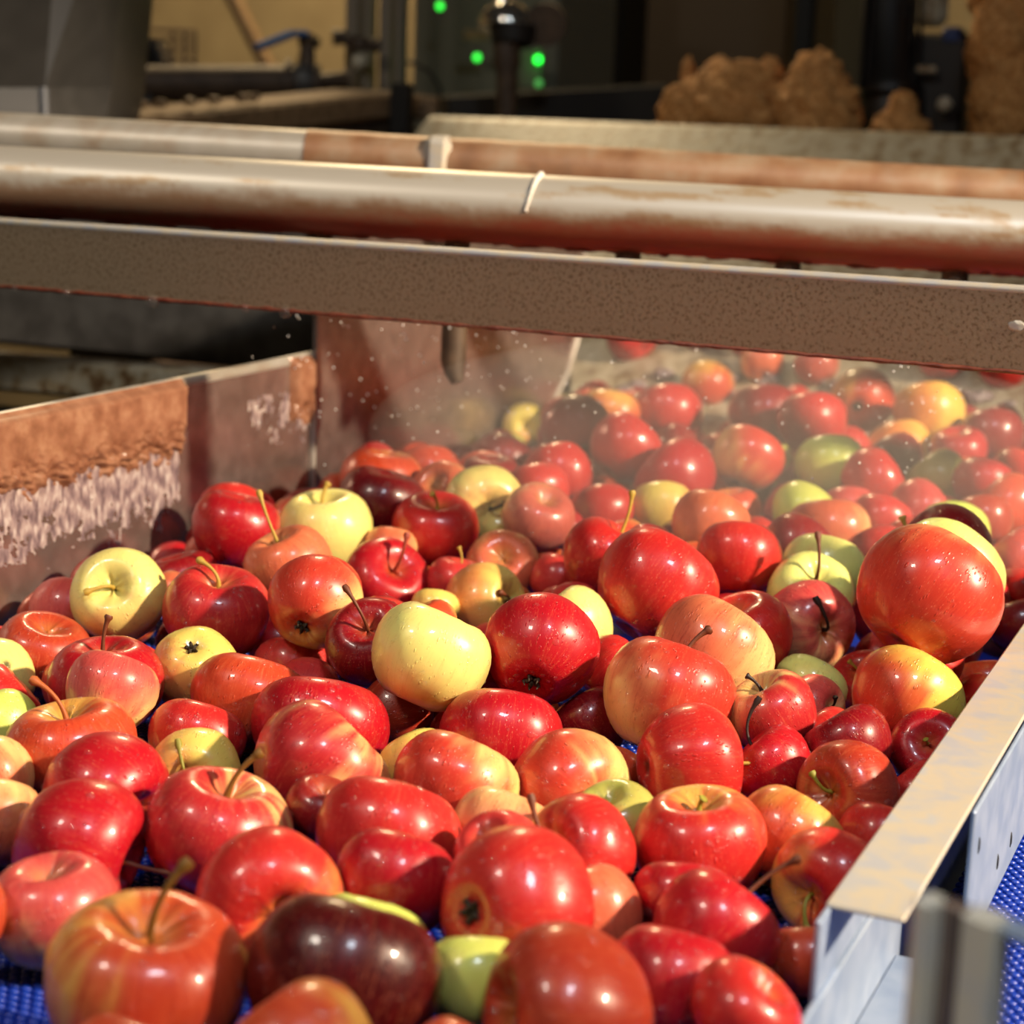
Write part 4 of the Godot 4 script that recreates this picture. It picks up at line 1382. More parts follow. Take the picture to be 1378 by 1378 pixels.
	apple("crimson apple with its hollow facing up, between the half golden apple and the rail", Vector3(-0.2068, 0.8361, -1.1438), 0.0260, Vector3(0.0581, 0.5088, 0.8589), "crim", Vector3(-0.3251, 0.3287, 0.8867), -10.0, 30, 52, {"stub": true})
	apple("red apple half hidden under the cream rail, behind the russet apple", Vector3(-0.2016, 0.8191, -1.1001), 0.0234, Vector3(-0.7324, 0.6739, -0.0976), "red", Vector3(0.9121, 0.3041, 0.275), -10.0, 31, 47)
	apple("small wet red apple against the rail, beside the half red, half golden apple", Vector3(-0.2061, 0.819, -1.3183), 0.0206, Vector3(0.6515, 0.5359, -0.537), "red", Vector3(0.8278, 0.0062, 0.561), -10.0, 32, 36)
	apple("orange-topped apple against the rail, under the huge apple", Vector3(-0.2097, 0.8198, -1.3602), 0.0242, Vector3(-0.2361, 0.9031, -0.3587), "orange", Vector3(0.5204, 0.2033, 0.8293), -10.0, 33, 40, {"k": 0.80})
	apple("huge smooth orange-red apple with a pale pink top, heaped high beside the rail", Vector3(-0.2391, 0.9055, -1.2594), 0.0517, Vector3(0.3685, 0.715, -0.5941), "blush", Vector3(0.1448, -0.6001, 0.7867), 0.42, 34, 93)
	apple("pale yellow crescent of an apple behind the huge orange-red apple", Vector3(-0.2438, 0.902, -1.3491), 0.0432, Vector3(0.4048, 0.6932, -0.5963), "pale", Vector3(0.7472, 0.0813, 0.6596), -10.0, 35, 73)
	apple("dark red apple with a pale stub stem, behind the huge orange-red apple", Vector3(-0.2605, 0.8935, -1.4306), 0.0451, Vector3(-0.7388, 0.6023, 0.3024), "dark", Vector3(0.2781, 0.2901, 0.9157), -10.0, 36, 72, {"tip": Vector3(-0.0332, 0.0357, 0.0105), "stem": "straw"})
	apple("green crescent of an apple, peeping out last behind the huge orange-red apple", Vector3(-0.2918, 0.8696, -1.6368), 0.0340, Vector3(-0.1308, 0.8193, -0.5583), "lime", Vector3(-0.2994, -0.1809, 0.9368), -10.0, 37, 48)
	apple("pinkish red apple at the frame's edge beside the huge orange-red apple", Vector3(-0.2356, 0.848, -1.6728), 0.0333, Vector3(-0.7118, 0.6988, -0.0713), "pink", Vector3(-0.1668, -0.1781, 0.9698), 0.50, 38, 46)
	apple("red apple at the frame's edge, just beside the huge orange-red apple", Vector3(-0.2268, 0.8289, -1.621), 0.0253, Vector3(0.0346, 0.8464, -0.5313), "red", Vector3(0.7296, -0.1806, 0.6596), -10.0, 39, 36)
	apple("dark shaded apple between the huge orange-red apple and the rail", Vector3(-0.2114, 0.8228, -1.5342), 0.0261, Vector3(-0.4208, 0.8433, -0.3344), "dark", Vector3(0.2683, 0.623, 0.7347), -10.0, 40, 40)
	apple("pale yellow apple behind the long dark stem, beside the huge orange-red apple", Vector3(-0.3632, 0.8631, -1.4562), 0.0357, Vector3(0.022, 0.8492, -0.5276), "pale", Vector3(-0.7066, 0.1358, 0.6945), -10.0, 41, 55)
	apple("pale yellow apple with a long upright dark stem, beside the huge orange-red apple", Vector3(-0.355, 0.862, -1.3894), 0.0345, Vector3(0.3262, 0.7818, 0.5315), "pale", Vector3(0.2549, -0.8302, 0.4958), -0.30, 42, 56, {"tip": Vector3(0.0049, 0.0546, 0.009), "stem": "brown"})
	apple("pink and yellow apple with a curved dark stem in a deep cleft", Vector3(-0.3395, 0.8564, -1.3243), 0.0352, Vector3(0.7675, 0.1046, 0.6325), "pink", Vector3(0.2789, 0.957, 0.0798), 0.10, 43, 60, {"tip": Vector3(0.0109, 0.0288, 0.0223), "stem": "dark"})
	apple("pale yellow crescent of an apple behind the pink apple with a dark hollow", Vector3(-0.3151, 0.8301, -1.245), 0.0275, Vector3(0.24, 0.7796, -0.5785), "pale", Vector3(0.0832, -0.2275, 0.9702), -10.0, 44, 48)
	apple("small pink apple with a dark hollow turned to the rail", Vector3(-0.3005, 0.8326, -1.1983), 0.0237, Vector3(0.9176, 0.2652, 0.296), "pink", Vector3(-0.499, 0.0505, 0.8651), -10.0, 45, 44, {"tip": Vector3(0.0191, 0.0145, 0.009), "stem": "dark"})
	apple("striped red apple with a yellow top and a cut dark stem end", Vector3(-0.3036, 0.8507, -1.1164), 0.0303, Vector3(-0.3998, 0.8838, 0.2429), "stripe", Vector3(0.9014, -0.3035, 0.3089), 0.30, 46, 59, {"tip": Vector3(-0.0178, 0.0264, 0.0077), "stem": "dark"})
	apple("tall rose-red apple with a tan flank and a thin stem behind its shoulder", Vector3(-0.3685, 0.8568, -1.0932), 0.0438, Vector3(0.1658, 0.8938, -0.4168), "blush", Vector3(0.9425, 0.3341, -0.0068), 0.25, 47, 85, {"tip": Vector3(0.0185, 0.0448, -0.026), "stem": "brown"})
	apple("mottled peach apple behind the tall rose and tan apple", Vector3(-0.3721, 0.8603, -1.1867), 0.0434, Vector3(0.3291, 0.7369, -0.5906), "peach", Vector3(-0.6478, 0.2743, 0.7107), 0.10, 48, 79)
	apple("bright red apple behind the mottled peach apple, on its rail side", Vector3(-0.3672, 0.8556, -1.2617), 0.0361, Vector3(-0.2734, 0.9212, 0.2769), "red", Vector3(0.3957, 0.2083, 0.8944), -10.0, 49, 62)
	apple("smooth rose-red apple with a stubby yellow stem sticking out sideways", Vector3(-0.3293, 0.8429, -1.0184), 0.0375, Vector3(0.777, -0.021, -0.6291), "red", Vector3(-0.0014, -0.243, 0.97), 0.55, 50, 78, {"tip": Vector3(0.0459, 0.0004, -0.0294), "stem": "straw"})
	apple("crimson speckled apple with a dark slanting stem, under the striped red apple", Vector3(-0.2876, 0.8319, -1.0669), 0.0280, Vector3(-0.7433, 0.6673, 0.0479), "crim", Vector3(0.1381, 0.2852, 0.9485), -10.0, 51, 56, {"tip": Vector3(-0.0141, 0.0431, -0.0083), "stem": "dark"})
	apple("dull yellow apple behind the stemmed red apple with streaked shoulders", Vector3(-0.3432, 0.8302, -0.9371), 0.0263, Vector3(-0.1903, 0.9173, 0.3498), "olive", Vector3(0.0926, 0.0195, 0.9955), -10.0, 52, 58)
	apple("red apple with a leaning club-shaped brown stem in a tan hollow", Vector3(-0.3352, 0.8391, -0.8673), 0.0317, Vector3(-0.3952, 0.4191, 0.8174), "red", Vector3(0.9368, 0.3391, 0.0862), 0.30, 53, 76, {"tip": Vector3(-0.023, 0.0367, 0.0206), "stem": "brown"})
	apple("peach apple with a tan top, behind the pink-red calyx apple", Vector3(-0.3913, 0.8284, -0.8866), 0.0317, Vector3(0.1372, 0.8184, -0.5581), "peach", Vector3(0.362, -0.5439, 0.757), 0.10, 54, 72)
	apple("two-tone apple, red towards the wall and cream towards the rail, amid the heap", Vector3(-0.4426, 0.8343, -0.9276), 0.0380, Vector3(0.1372, 0.8184, -0.5581), "blush", Vector3(-0.7391, 0.0334, 0.6728), 0.25, 55, 81)
	apple("yellow crescent of an apple behind the two-tone red and cream apple", Vector3(-0.4854, 0.8285, -0.9693), 0.0251, Vector3(-0.6103, 0.765, -0.2055), "yellow", Vector3(0.1264, 0.2261, 0.9659), -10.0, 56, 51)
	apple("glossy red apple with a bright cream cheek, behind the club-stemmed red apple", Vector3(-0.3898, 0.8324, -0.9761), 0.0373, Vector3(0.8854, -0.1309, 0.4459), "blush", Vector3(-0.5719, 0.1839, 0.7994), 0.10, 57, 79)
	apple("domed crimson apple under the round apple with a dark calyx", Vector3(-0.454, 0.8346, -1.0214), 0.0399, Vector3(-0.1019, 0.868, -0.486), "crim", Vector3(0.3957, 0.2083, 0.8944), -10.0, 58, 78, {"k": 0.85})
	apple("round red apple with a dark calyx facing out, next to the big pale yellow apple", Vector3(-0.4595, 0.8756, -1.093), 0.0390, Vector3(-0.1885, 0.4694, -0.8626), "crim", Vector3(0.3957, 0.2083, 0.8944), -10.0, 59, 75, {"calyx": true})
	apple("big pale yellow apple, the largest yellow one, in the middle of the heap", Vector3(-0.5146, 0.8762, -1.0372), 0.0400, Vector3(0.229, 0.8778, -0.4207), "pale", Vector3(-0.2463, -0.7441, 0.621), -0.45, 60, 77)
	apple("red apple between the round calyx apple and the tall rose and tan apple", Vector3(-0.4289, 0.848, -1.1534), 0.0277, Vector3(0.573, 0.5737, -0.5852), "red", Vector3(0.9511, 0.2311, 0.2049), -10.0, 61, 50)
	apple("dark red apple behind the domed crimson apple, on its rail side", Vector3(-0.4249, 0.8252, -1.1077), 0.0265, Vector3(-0.6263, 0.7653, -0.1484), "dark", Vector3(0.0027, -0.0353, 0.9994), -10.0, 62, 50)
	apple("cream-coloured crescent of an apple behind the round red calyx apple", Vector3(-0.4823, 0.8585, -1.2058), 0.0335, Vector3(-0.6965, 0.7165, 0.0392), "pale", Vector3(0.1491, 0.3401, 0.9285), -10.0, 63, 58)
	apple("shaded rust-brown apple beneath the big pale yellow apple", Vector3(-0.55, 0.8278, -1.0585), 0.0275, Vector3(0.6408, 0.1719, -0.7482), "rust", Vector3(0.2113, -0.1708, 0.9624), -10.0, 64, 52)
	apple("dark red glittering apple with a thin slanting stem, beside the big pale yellow apple", Vector3(-0.5838, 0.8638, -1.087), 0.0322, Vector3(0.1811, 0.7436, 0.6436), "dark", Vector3(0.3849, 0.8651, 0.3216), 0.35, 65, 60, {"tip": Vector3(-0.0121, 0.0445, 0.0184), "stem": "brown"})
	apple("red and yellow apple with a dark calyx turned to the viewer", Vector3(-0.6424, 0.8798, -1.1083), 0.0348, Vector3(-0.1578, 0.4182, -0.8945), "blush", Vector3(-0.5529, 0.6983, 0.4547), 0.15, 66, 62, {"calyx": true})
	apple("salmon apple with a long knobbed yellow stem standing upright", Vector3(-0.7362, 0.867, -1.2315), 0.0360, Vector3(-0.3091, 0.9115, 0.2714), "peach", Vector3(0.3957, 0.2083, 0.8944), 0.30, 67, 57, {"tip": Vector3(-0.0252, 0.0621, 0.0066), "stem": "straw"})
	apple("pale yellow apple with a bent twig-like stem, topmost near the steel wall", Vector3(-0.7884, 0.8597, -1.3804), 0.0428, Vector3(-0.0815, 0.9851, 0.1515), "pale", Vector3(-0.2413, 0.1397, 0.9603), -10.0, 68, 62, {"tip": Vector3(-0.0003, 0.0462, -0.0031), "stem": "straw"})
	apple("orange apple peeping out behind the pale yellow bent-stemmed apple", Vector3(-0.8424, 0.8471, -1.4283), 0.0337, Vector3(0.0422, 0.8447, -0.5335), "orange", Vector3(0.7668, 0.2936, 0.5708), -10.0, 69, 46)
	apple("crimson apple leaning on the steel wall, next to the weld seam", Vector3(-0.8206, 0.8773, -1.2821), 0.0376, Vector3(0.1551, 0.9747, -0.161), "crim", Vector3(0.3957, 0.2083, 0.8944), -10.0, 70, 57)
	apple("dark pink-red apple lying low against the steel wall", Vector3(-0.835, 0.84, -1.2277), 0.0336, Vector3(-0.2836, 0.9582, 0.037), "dark", Vector3(0.8036, 0.3314, 0.4944), -10.0, 71, 52)
	apple("streaked pinkish-red apple with a slanting yellow stem, beside the yellow hooked-stem apple", Vector3(-0.7329, 0.8556, -1.1201), 0.0403, Vector3(0.1863, 0.9744, 0.1256), "stripe", Vector3(0.3957, 0.2083, 0.8944), 0.40, 72, 68, {"k": 0.87, "tip": Vector3(-0.0129, 0.0417, 0.0041), "stem": "straw"})
	apple("yellow apple with a hooked stem curling out of a deep hollow, near the wall", Vector3(-0.8097, 0.8617, -1.1085), 0.0366, Vector3(0.2862, 0.5373, 0.7933), "pale", Vector3(0.5356, -0.7832, 0.3158), -0.35, 73, 63, {"tip": Vector3(-0.0048, 0.0107, 0.0378), "stem": "straw"})
	apple("pink apple with a broad white glint, behind the yellow hooked-stem apple", Vector3(-0.8686, 0.8339, -1.1249), 0.0332, Vector3(-0.1019, 0.868, -0.486), "pink", Vector3(0.513, 0.7032, 0.4923), -10.0, 74, 54)
	apple("small peach apple behind the yellow hooked-stem apple, on its rail side", Vector3(-0.8108, 0.8458, -1.1822), 0.0211, Vector3(0.1671, 0.7944, -0.584), "peach", Vector3(-0.1781, 0.0499, 0.9827), -10.0, 75, 34)
	apple("brownish-red apple with a shadowed hollow on top, beside the steel wall", Vector3(-0.8277, 0.8294, -1.0376), 0.0351, Vector3(0.2797, 0.9601, -0.0018), "rust", Vector3(0.3957, 0.2083, 0.8944), -10.0, 76, 61)
	apple("crimson apple with a thin upright brown stem, in front of the hooked-stem apple", Vector3(-0.7223, 0.8419, -0.9711), 0.0389, Vector3(-0.0338, 0.9979, 0.0544), "crim", Vector3(0.3957, 0.2083, 0.8944), -10.0, 77, 72, {"k": 0.86, "tip": Vector3(0.0011, 0.0495, -0.0037), "stem": "brown"})
	apple("golden-yellow apple with its dimpled end facing out", Vector3(-0.6901, 0.8469, -1.0283), 0.0308, Vector3(-0.2774, -0.784, -0.5553), "yellow", Vector3(-0.5914, -0.3112, 0.7439), -0.20, 78, 57, {"calyx": true})
	apple("dull yellow apple below the golden-yellow dimpled apple", Vector3(-0.7109, 0.819, -1.0716), 0.0288, Vector3(0.3555, 0.9086, -0.2191), "olive", Vector3(0.4091, -0.2872, 0.8661), -10.0, 79, 49, {"k": 0.80})
	apple("broad mottled orange-red apple behind the crescent of deep crimson", Vector3(-0.6296, 0.8343, -1.0031), 0.0421, Vector3(0.022, 0.8492, -0.5276), "orange", Vector3(0.3957, 0.2083, 0.8944), 0.45, 80, 76, {"k": 0.80})
	apple("broad deep crimson apple behind the big cream-streaked apple", Vector3(-0.5574, 0.8373, -0.9705), 0.0447, Vector3(-0.1019, 0.868, -0.486), "crim", Vector3(0.3957, 0.2083, 0.8944), -10.0, 81, 86, {"k": 0.80})
	apple("big red apple streaked with cream towards the rail, in the near heap", Vector3(-0.5185, 0.8423, -0.8994), 0.0433, Vector3(0.4684, 0.6507, -0.5977), "stripe", Vector3(-0.4944, -0.0203, 0.869), 0.20, 82, 91, {"k": 0.84})
	apple("small dark red apple with a yellow top, below the big cream-streaked apple", Vector3(-0.4868, 0.8405, -0.8487), 0.0207, Vector3(0.3303, 0.9439, 0.0045), "dark", Vector3(-0.3396, -0.5583, 0.757), 0.05, 83, 47)
	apple("big pink-red apple behind the dark red dome, in the near heap", Vector3(-0.4338, 0.8407, -0.8285), 0.0401, Vector3(0.022, 0.8492, -0.5276), "red", Vector3(0.3957, 0.2083, 0.8944), 0.75, 84, 93, {"k": 0.85})
	apple("dark red dome-shaped apple between the maroon apple and the big pink-red one", Vector3(-0.399, 0.845, -0.7717), 0.0312, Vector3(0.022, 0.8492, -0.5276), "crim", Vector3(0.3957, 0.2083, 0.8944), -10.0, 85, 78)
	apple("red-streaked apple with a dark leaning stem, behind the red apple with a cleft", Vector3(-0.5227, 0.8368, -0.8004), 0.0403, Vector3(0.2185, 0.9722, -0.0843), "stripe", Vector3(-0.2792, 0.1381, 0.9503), 0.35, 86, 92, {"k": 0.85, "tip": Vector3(0.0206, 0.0474, -0.0126), "stem": "olive"})
	apple("yellow apple with a slender green stem, behind the red-streaked dark-stemmed apple", Vector3(-0.5956, 0.8305, -0.8893), 0.0288, Vector3(0.3551, 0.1573, 0.9215), "yellow", Vector3(-0.7066, 0.1358, 0.6945), -0.20, 87, 61, {"tip": Vector3(-0.002, 0.0263, 0.0164), "stem": "green"})
	apple("orange-red apple behind the yellow apple with a slender green stem", Vector3(-0.6278, 0.8296, -0.9368), 0.0315, Vector3(0.022, 0.8492, -0.5276), "red", Vector3(0.3957, 0.2083, 0.8944), -10.0, 88, 62, {"k": 0.85})
	apple("pink apple in front of the crimson apple with a thin upright stem", Vector3(-0.682, 0.8575, -0.9223), 0.0299, Vector3(0.022, 0.8492, -0.5276), "pink", Vector3(0.0024, 0.9961, 0.0883), 0.10, 89, 59)
	apple("pale yellow sliver of an apple behind the broad stemmed orange-red apple", Vector3(-0.6692, 0.8155, -0.9143), 0.0214, Vector3(0.5303, 0.6329, -0.5642), "pale", Vector3(0.9286, 0.1778, 0.3258), -10.0, 90, 43)
	apple("broad orange-red apple with a slanting orange stem, in the near heap", Vector3(-0.6656, 0.8382, -0.8618), 0.0406, Vector3(-0.1437, 0.9877, 0.0622), "orange", Vector3(0.6275, -0.1786, 0.7579), 0.35, 91, 82, {"k": 0.80, "tip": Vector3(-0.0246, 0.0461, 0.0073), "stem": "orange"})
	apple("lopsided speckled crimson apple in front of the broad orange-red stemmed apple", Vector3(-0.61, 0.8402, -0.8149), 0.0374, Vector3(0.9572, -0.2885, 0.0247), "crim", Vector3(0.3957, 0.2083, 0.8944), -10.0, 92, 83)
	apple("pale peach apple cut by the frame, in front of the brownish-red apple", Vector3(-0.8185, 0.8276, -0.9755), 0.0311, Vector3(-0.8542, 0.5174, 0.0501), "pale", Vector3(-0.3728, -0.5853, 0.7201), -10.0, 93, 57)
	apple("red apple cut by the frame, between two yellow ones", Vector3(-0.7818, 0.8274, -0.931), 0.0298, Vector3(0.5193, 0.6124, -0.5961), "red", Vector3(0.2164, 0.0604, 0.9744), -10.0, 94, 56)
	apple("lime-yellow apple cut by the frame, behind the broad orange-red stemmed apple", Vector3(-0.7447, 0.8301, -0.8912), 0.0277, Vector3(-0.643, 0.7658, 0.0106), "lime", Vector3(0.7451, -0.1, 0.6595), -10.0, 95, 55)
	apple("peach apple cut by the frame, beside the lopsided crimson apple", Vector3(-0.6765, 0.8389, -0.8011), 0.0261, Vector3(-0.7451, 0.6616, -0.0846), "peach", Vector3(0.0301, -0.3328, 0.9425), -10.0, 96, 57)
	apple("pinkish red apple under the red and yellow apple with a dark calyx", Vector3(-0.6635, 0.8229, -1.1155), 0.0304, Vector3(-0.1019, 0.868, -0.486), "pinkred", Vector3(0.9354, 0.3292, 0.1289), -10.0, 97, 52, {"k": 0.84})
	apple("red apple with an upright reddish stem in a deep notch", Vector3(-0.7034, 0.8392, -1.3312), 0.0375, Vector3(0.6324, 0.6796, 0.3719), "crim", Vector3(0.3957, 0.2083, 0.8944), -10.0, 98, 56, {"k": 0.83, "tip": Vector3(0.0219, 0.0459, 0.0037), "stem": "rust"})
	apple("plump red apple with a short crooked stem on its crown", Vector3(-0.7109, 0.859, -1.4403), 0.0394, Vector3(0.1281, 0.9774, 0.1683), "red", Vector3(0.3957, 0.2083, 0.8944), 0.60, 99, 56, {"tip": Vector3(0.0026, 0.0396, 0.0152), "stem": "straw"})
	apple("deep maroon apple near the weld seam, with one bright red cheek", Vector3(-0.7825, 0.8678, -1.4679), 0.0419, Vector3(0.1911, 0.9688, -0.158), "maroon2", Vector3(-0.7066, 0.1358, 0.6945), -10.0, 100, 57)
	apple("orange crescent of an apple behind the deep maroon one near the seam", Vector3(-0.8279, 0.8693, -1.5537), 0.0413, Vector3(0.0691, 0.9921, -0.105), "orange", Vector3(-0.2408, 0.4019, 0.8835), -10.0, 101, 53)
	apple("red-topped apple peeping out by the weld seam", Vector3(-0.8667, 0.8662, -1.618), 0.0333, Vector3(0.4512, 0.6627, -0.5976), "pinkred", Vector3(0.0958, 0.4076, 0.9081), -10.0, 102, 42)
	apple("small orange apple behind the half-shaded yellow one", Vector3(-0.8367, 0.8605, -1.6743), 0.0338, Vector3(-0.3038, 0.8656, -0.3981), "orange", Vector3(0.8277, 0.553, 0.0953), -10.0, 103, 41)
	apple("salmon-orange apple next to the half-shaded yellow one", Vector3(-0.7575, 0.8695, -1.5517), 0.0324, Vector3(-0.0677, 0.5992, 0.7977), "peach", Vector3(-0.1975, -0.0215, 0.9801), 0.30, 104, 43)
	apple("yellow apple with a thin dark twig stem, in front of the clustered red apples", Vector3(-0.6991, 0.8724, -1.5142), 0.0395, Vector3(0.66, 0.1102, 0.7431), "pale", Vector3(0.3931, 0.38, 0.8373), -10.0, 105, 55, {"tip": Vector3(0.0339, 0.0117, 0.023), "stem": "dark"})
	apple("dull tan-pink apple with a dimple, beside the yellow twig-stemmed apple", Vector3(-0.6335, 0.872, -1.4886), 0.0334, Vector3(0.4302, 0.8611, 0.2709), "tan", Vector3(0.8507, 0.2972, 0.4336), -10.0, 106, 47)
	apple("peach apple with a round dimple facing out, behind the blushed yellow apple", Vector3(-0.6354, 0.8409, -1.421), 0.0331, Vector3(0.291, 0.6528, 0.6994), "peach", Vector3(0.3957, 0.2083, 0.8944), 0.20, 107, 49)
	apple("small pink-red apple with a tiny stem, beside the round-dimpled peach apple", Vector3(-0.6461, 0.8395, -1.352), 0.0273, Vector3(0.1264, 0.9785, -0.1632), "pinkred", Vector3(-0.1838, 0.307, 0.9338), -10.0, 108, 41, {"tip": Vector3(-0.0017, 0.0323, -0.0042), "stem": "straw"})
	apple("yellow apple with a pink blush and a stub stem turned to the rail", Vector3(-0.6034, 0.838, -1.3104), 0.0349, Vector3(0.9457, 0.2937, 0.1392), "yellow", Vector3(-0.7066, 0.1358, 0.6945), 0.00, 109, 55, {"tip": Vector3(0.024, 0.0195, 0.0215), "stem": "brown"})
	apple("small yellow apple behind the big pale yellow one", Vector3(-0.622, 0.8421, -1.2616), 0.0200, Vector3(-0.0865, 0.9134, -0.3978), "yellow", Vector3(-0.3214, -0.1423, 0.9362), -10.0, 110, 32)
	apple("salmon-red apple between the peach dimpled apple and the long-stemmed red one", Vector3(-0.5802, 0.8376, -1.4089), 0.0259, Vector3(0.4826, 0.6404, -0.5975), "pinkred", Vector3(-0.0009, 0.1773, 0.9842), -10.0, 111, 38)
	apple("red apple with a tall pale stem, behind the large glossy red apple", Vector3(-0.5059, 0.8828, -1.3301), 0.0367, Vector3(0.3807, 0.9015, -0.206), "red", Vector3(-0.7066, 0.1358, 0.6945), 0.40, 112, 58, {"tip": Vector3(0.0142, 0.0568, -0.0145), "stem": "straw"})
	apple("large glossy red apple with an orange flush, high in the heap", Vector3(-0.4425, 0.8811, -1.2678), 0.0477, Vector3(0.3291, 0.7369, -0.5906), "red", Vector3(0.3957, 0.2083, 0.8944), 0.35, 113, 80)
	apple("small golden apple behind the tall pale stem", Vector3(-0.5708, 0.8577, -1.6449), 0.0328, Vector3(-0.2285, 0.8715, -0.4339), "yellow", Vector3(0.8991, -0.0956, 0.4272), -10.0, 114, 43)
	apple("salmon apple with a broad glint, beside the small golden apple", Vector3(-0.4819, 0.8773, -1.5195), 0.0354, Vector3(0.1408, 0.8379, -0.5273), "peach", Vector3(0.3957, 0.2083, 0.8944), 0.40, 115, 51)
	apple("orange sliver of an apple behind the salmon apple with a glint", Vector3(-0.5204, 0.8507, -1.7125), 0.0289, Vector3(-0.1238, 0.9923, 0.0067), "orange", Vector3(0.8084, 0.2945, 0.5096), -10.0, 116, 37)
	apple("cherry-red apple with a vertical orange streak, behind the bright red one", Vector3(-0.419, 0.8788, -1.4017), 0.0357, Vector3(-0.1019, 0.868, -0.486), "red", Vector3(0.639, -0.0568, 0.7671), 0.40, 117, 56)
	apple("dark red apple behind the pale apple with the long dark stem", Vector3(-0.405, 0.8648, -1.5309), 0.0331, Vector3(0.3828, 0.7066, -0.5951), "dark", Vector3(-0.1616, 0.1581, 0.9741), -10.0, 118, 48)
	apple("large peach apple in the mist, behind the pale long-stemmed apple", Vector3(-0.4045, 0.8578, -1.6337), 0.0407, Vector3(-0.2107, 0.9266, -0.3115), "peach", Vector3(-0.5529, 0.6983, 0.4547), 0.10, 119, 55, {"k": 0.85})
	apple("yellow-green apple behind the large peach apple in the mist", Vector3(-0.4491, 0.8598, -1.708), 0.0323, Vector3(0.3396, 0.7695, -0.5409), "lime", Vector3(0.8263, -0.3586, 0.4343), -10.0, 120, 42)
	apple("pink apple behind the large peach apple, on its rail side", Vector3(-0.4196, 0.8518, -1.7729), 0.0297, Vector3(-0.162, 0.8921, -0.4218), "pink", Vector3(-0.3198, 0.409, 0.8547), -10.0, 121, 38)
	apple("orange-red apple beside the small golden apple", Vector3(-0.6148, 0.8593, -1.6022), 0.0317, Vector3(-0.384, 0.8521, -0.3555), "red", Vector3(0.3957, 0.2083, 0.8944), -10.0, 122, 42)
	apple("orange-red apple with a white glint, in the clustered red apples", Vector3(-0.6909, 0.8758, -1.674), 0.0354, Vector3(-0.5099, 0.7878, -0.3456), "red", Vector3(0.3957, 0.2083, 0.8944), -10.0, 123, 45)
	apple("pink-red apple above the dull tan-pink dimpled one", Vector3(-0.6863, 0.8701, -1.6082), 0.0337, Vector3(-0.3972, 0.8492, -0.3481), "pinkred", Vector3(0.9082, 0.2614, 0.3269), -10.0, 124, 43, {"k": 0.85})
	apple("dark red apple close to the tiny yellow dimpled one", Vector3(-0.8024, 0.8581, -1.7837), 0.0365, Vector3(0.1582, 0.8113, -0.5628), "dark", Vector3(-0.1021, 0.3698, 0.9235), -10.0, 125, 42, {"k": 0.85})
	apple("orange-red apple just behind the yellow twig-stemmed apple", Vector3(-0.7943, 0.8561, -1.7211), 0.0309, Vector3(-0.1633, 0.8717, -0.462), "orange", Vector3(0.4806, 0.0857, 0.8727), 0.50, 126, 37, {"k": 0.84})
	apple("tiny yellow apple with a dimple facing out, near the far plate", Vector3(-0.9167, 0.8466, -2.1042), 0.0290, Vector3(0.401, 0.1595, 0.9021), "yellow", Vector3(0.2549, -0.8302, 0.4958), -10.0, 127, 30)
	apple("crimson apple beside the tiny yellow dimpled one", Vector3(-0.7351, 0.8967, -1.8263), 0.0389, Vector3(-0.5647, 0.6143, -0.5511), "crim", Vector3(0.3957, 0.2083, 0.8944), -10.0, 128, 46)
	apple("orange apple behind the two crimson ones at the far heap", Vector3(-0.7545, 0.8908, -1.9733), 0.0366, Vector3(-0.022, 0.9307, -0.365), "orange", Vector3(0.2549, -0.8302, 0.4958), 0.10, 129, 39, {"k": 0.84})
	apple("round coral-red apple with a white glint, in the far heap", Vector3(-0.6527, 0.894, -1.7547), 0.0395, Vector3(0.4026, 0.7155, -0.571), "red", Vector3(0.3957, 0.2083, 0.8944), 0.60, 130, 48)
	apple("red apple behind the round coral apple, on its rail side", Vector3(-0.699, 0.8921, -2.0202), 0.0404, Vector3(-0.2558, 0.8767, -0.4073), "red", Vector3(0.3957, 0.2083, 0.8944), -10.0, 131, 44)
	apple("orange and red apple at the very top of the far heap", Vector3(-0.769, 0.8779, -2.3754), 0.0357, Vector3(0.066, 0.8714, -0.4861), "orange", Vector3(0.2549, -0.8302, 0.4958), 0.10, 132, 33)
	apple("deep crimson apple behind the small golden one", Vector3(-0.583, 0.8754, -1.724), 0.0436, Vector3(-0.781, 0.6244, 0.0112), "crim", Vector3(0.3957, 0.2083, 0.8944), -10.0, 133, 54, {"k": 0.87})
	apple("dark red apple peeping out behind the deep crimson one", Vector3(-0.6707, 0.8609, -1.9672), 0.0303, Vector3(0.8345, 0.5508, -0.018), "dark", Vector3(0.3957, 0.2083, 0.8944), -10.0, 134, 34)
	apple("coral apple with a cream flank in the mist", Vector3(-0.5355, 0.8885, -1.8004), 0.0378, Vector3(0.2099, 0.7921, -0.5732), "blush", Vector3(0.8318, 0.5471, 0.0939), 0.00, 135, 47)
	apple("dark red apple behind the coral apple with a cream flank", Vector3(-0.5818, 0.8991, -2.0193), 0.0408, Vector3(-0.1565, 0.8715, -0.4648), "dark", Vector3(-0.3054, 0.4625, 0.8324), -10.0, 136, 45)
	apple("orange-red apple between the dark red one and the calyx apple in the far heap", Vector3(-0.5167, 0.9033, -1.978), 0.0401, Vector3(-0.2533, 0.8702, -0.4226), "red", Vector3(0.3957, 0.2083, 0.8944), 0.50, 137, 46)
	apple("orange-red apple with its calyx facing out, at the top of the far heap", Vector3(-0.512, 0.905, -2.189), 0.0402, Vector3(-0.0358, 0.1078, -0.9935), "orange", Vector3(0.896, -0.2239, 0.3835), 0.20, 138, 43, {"calyx": true})
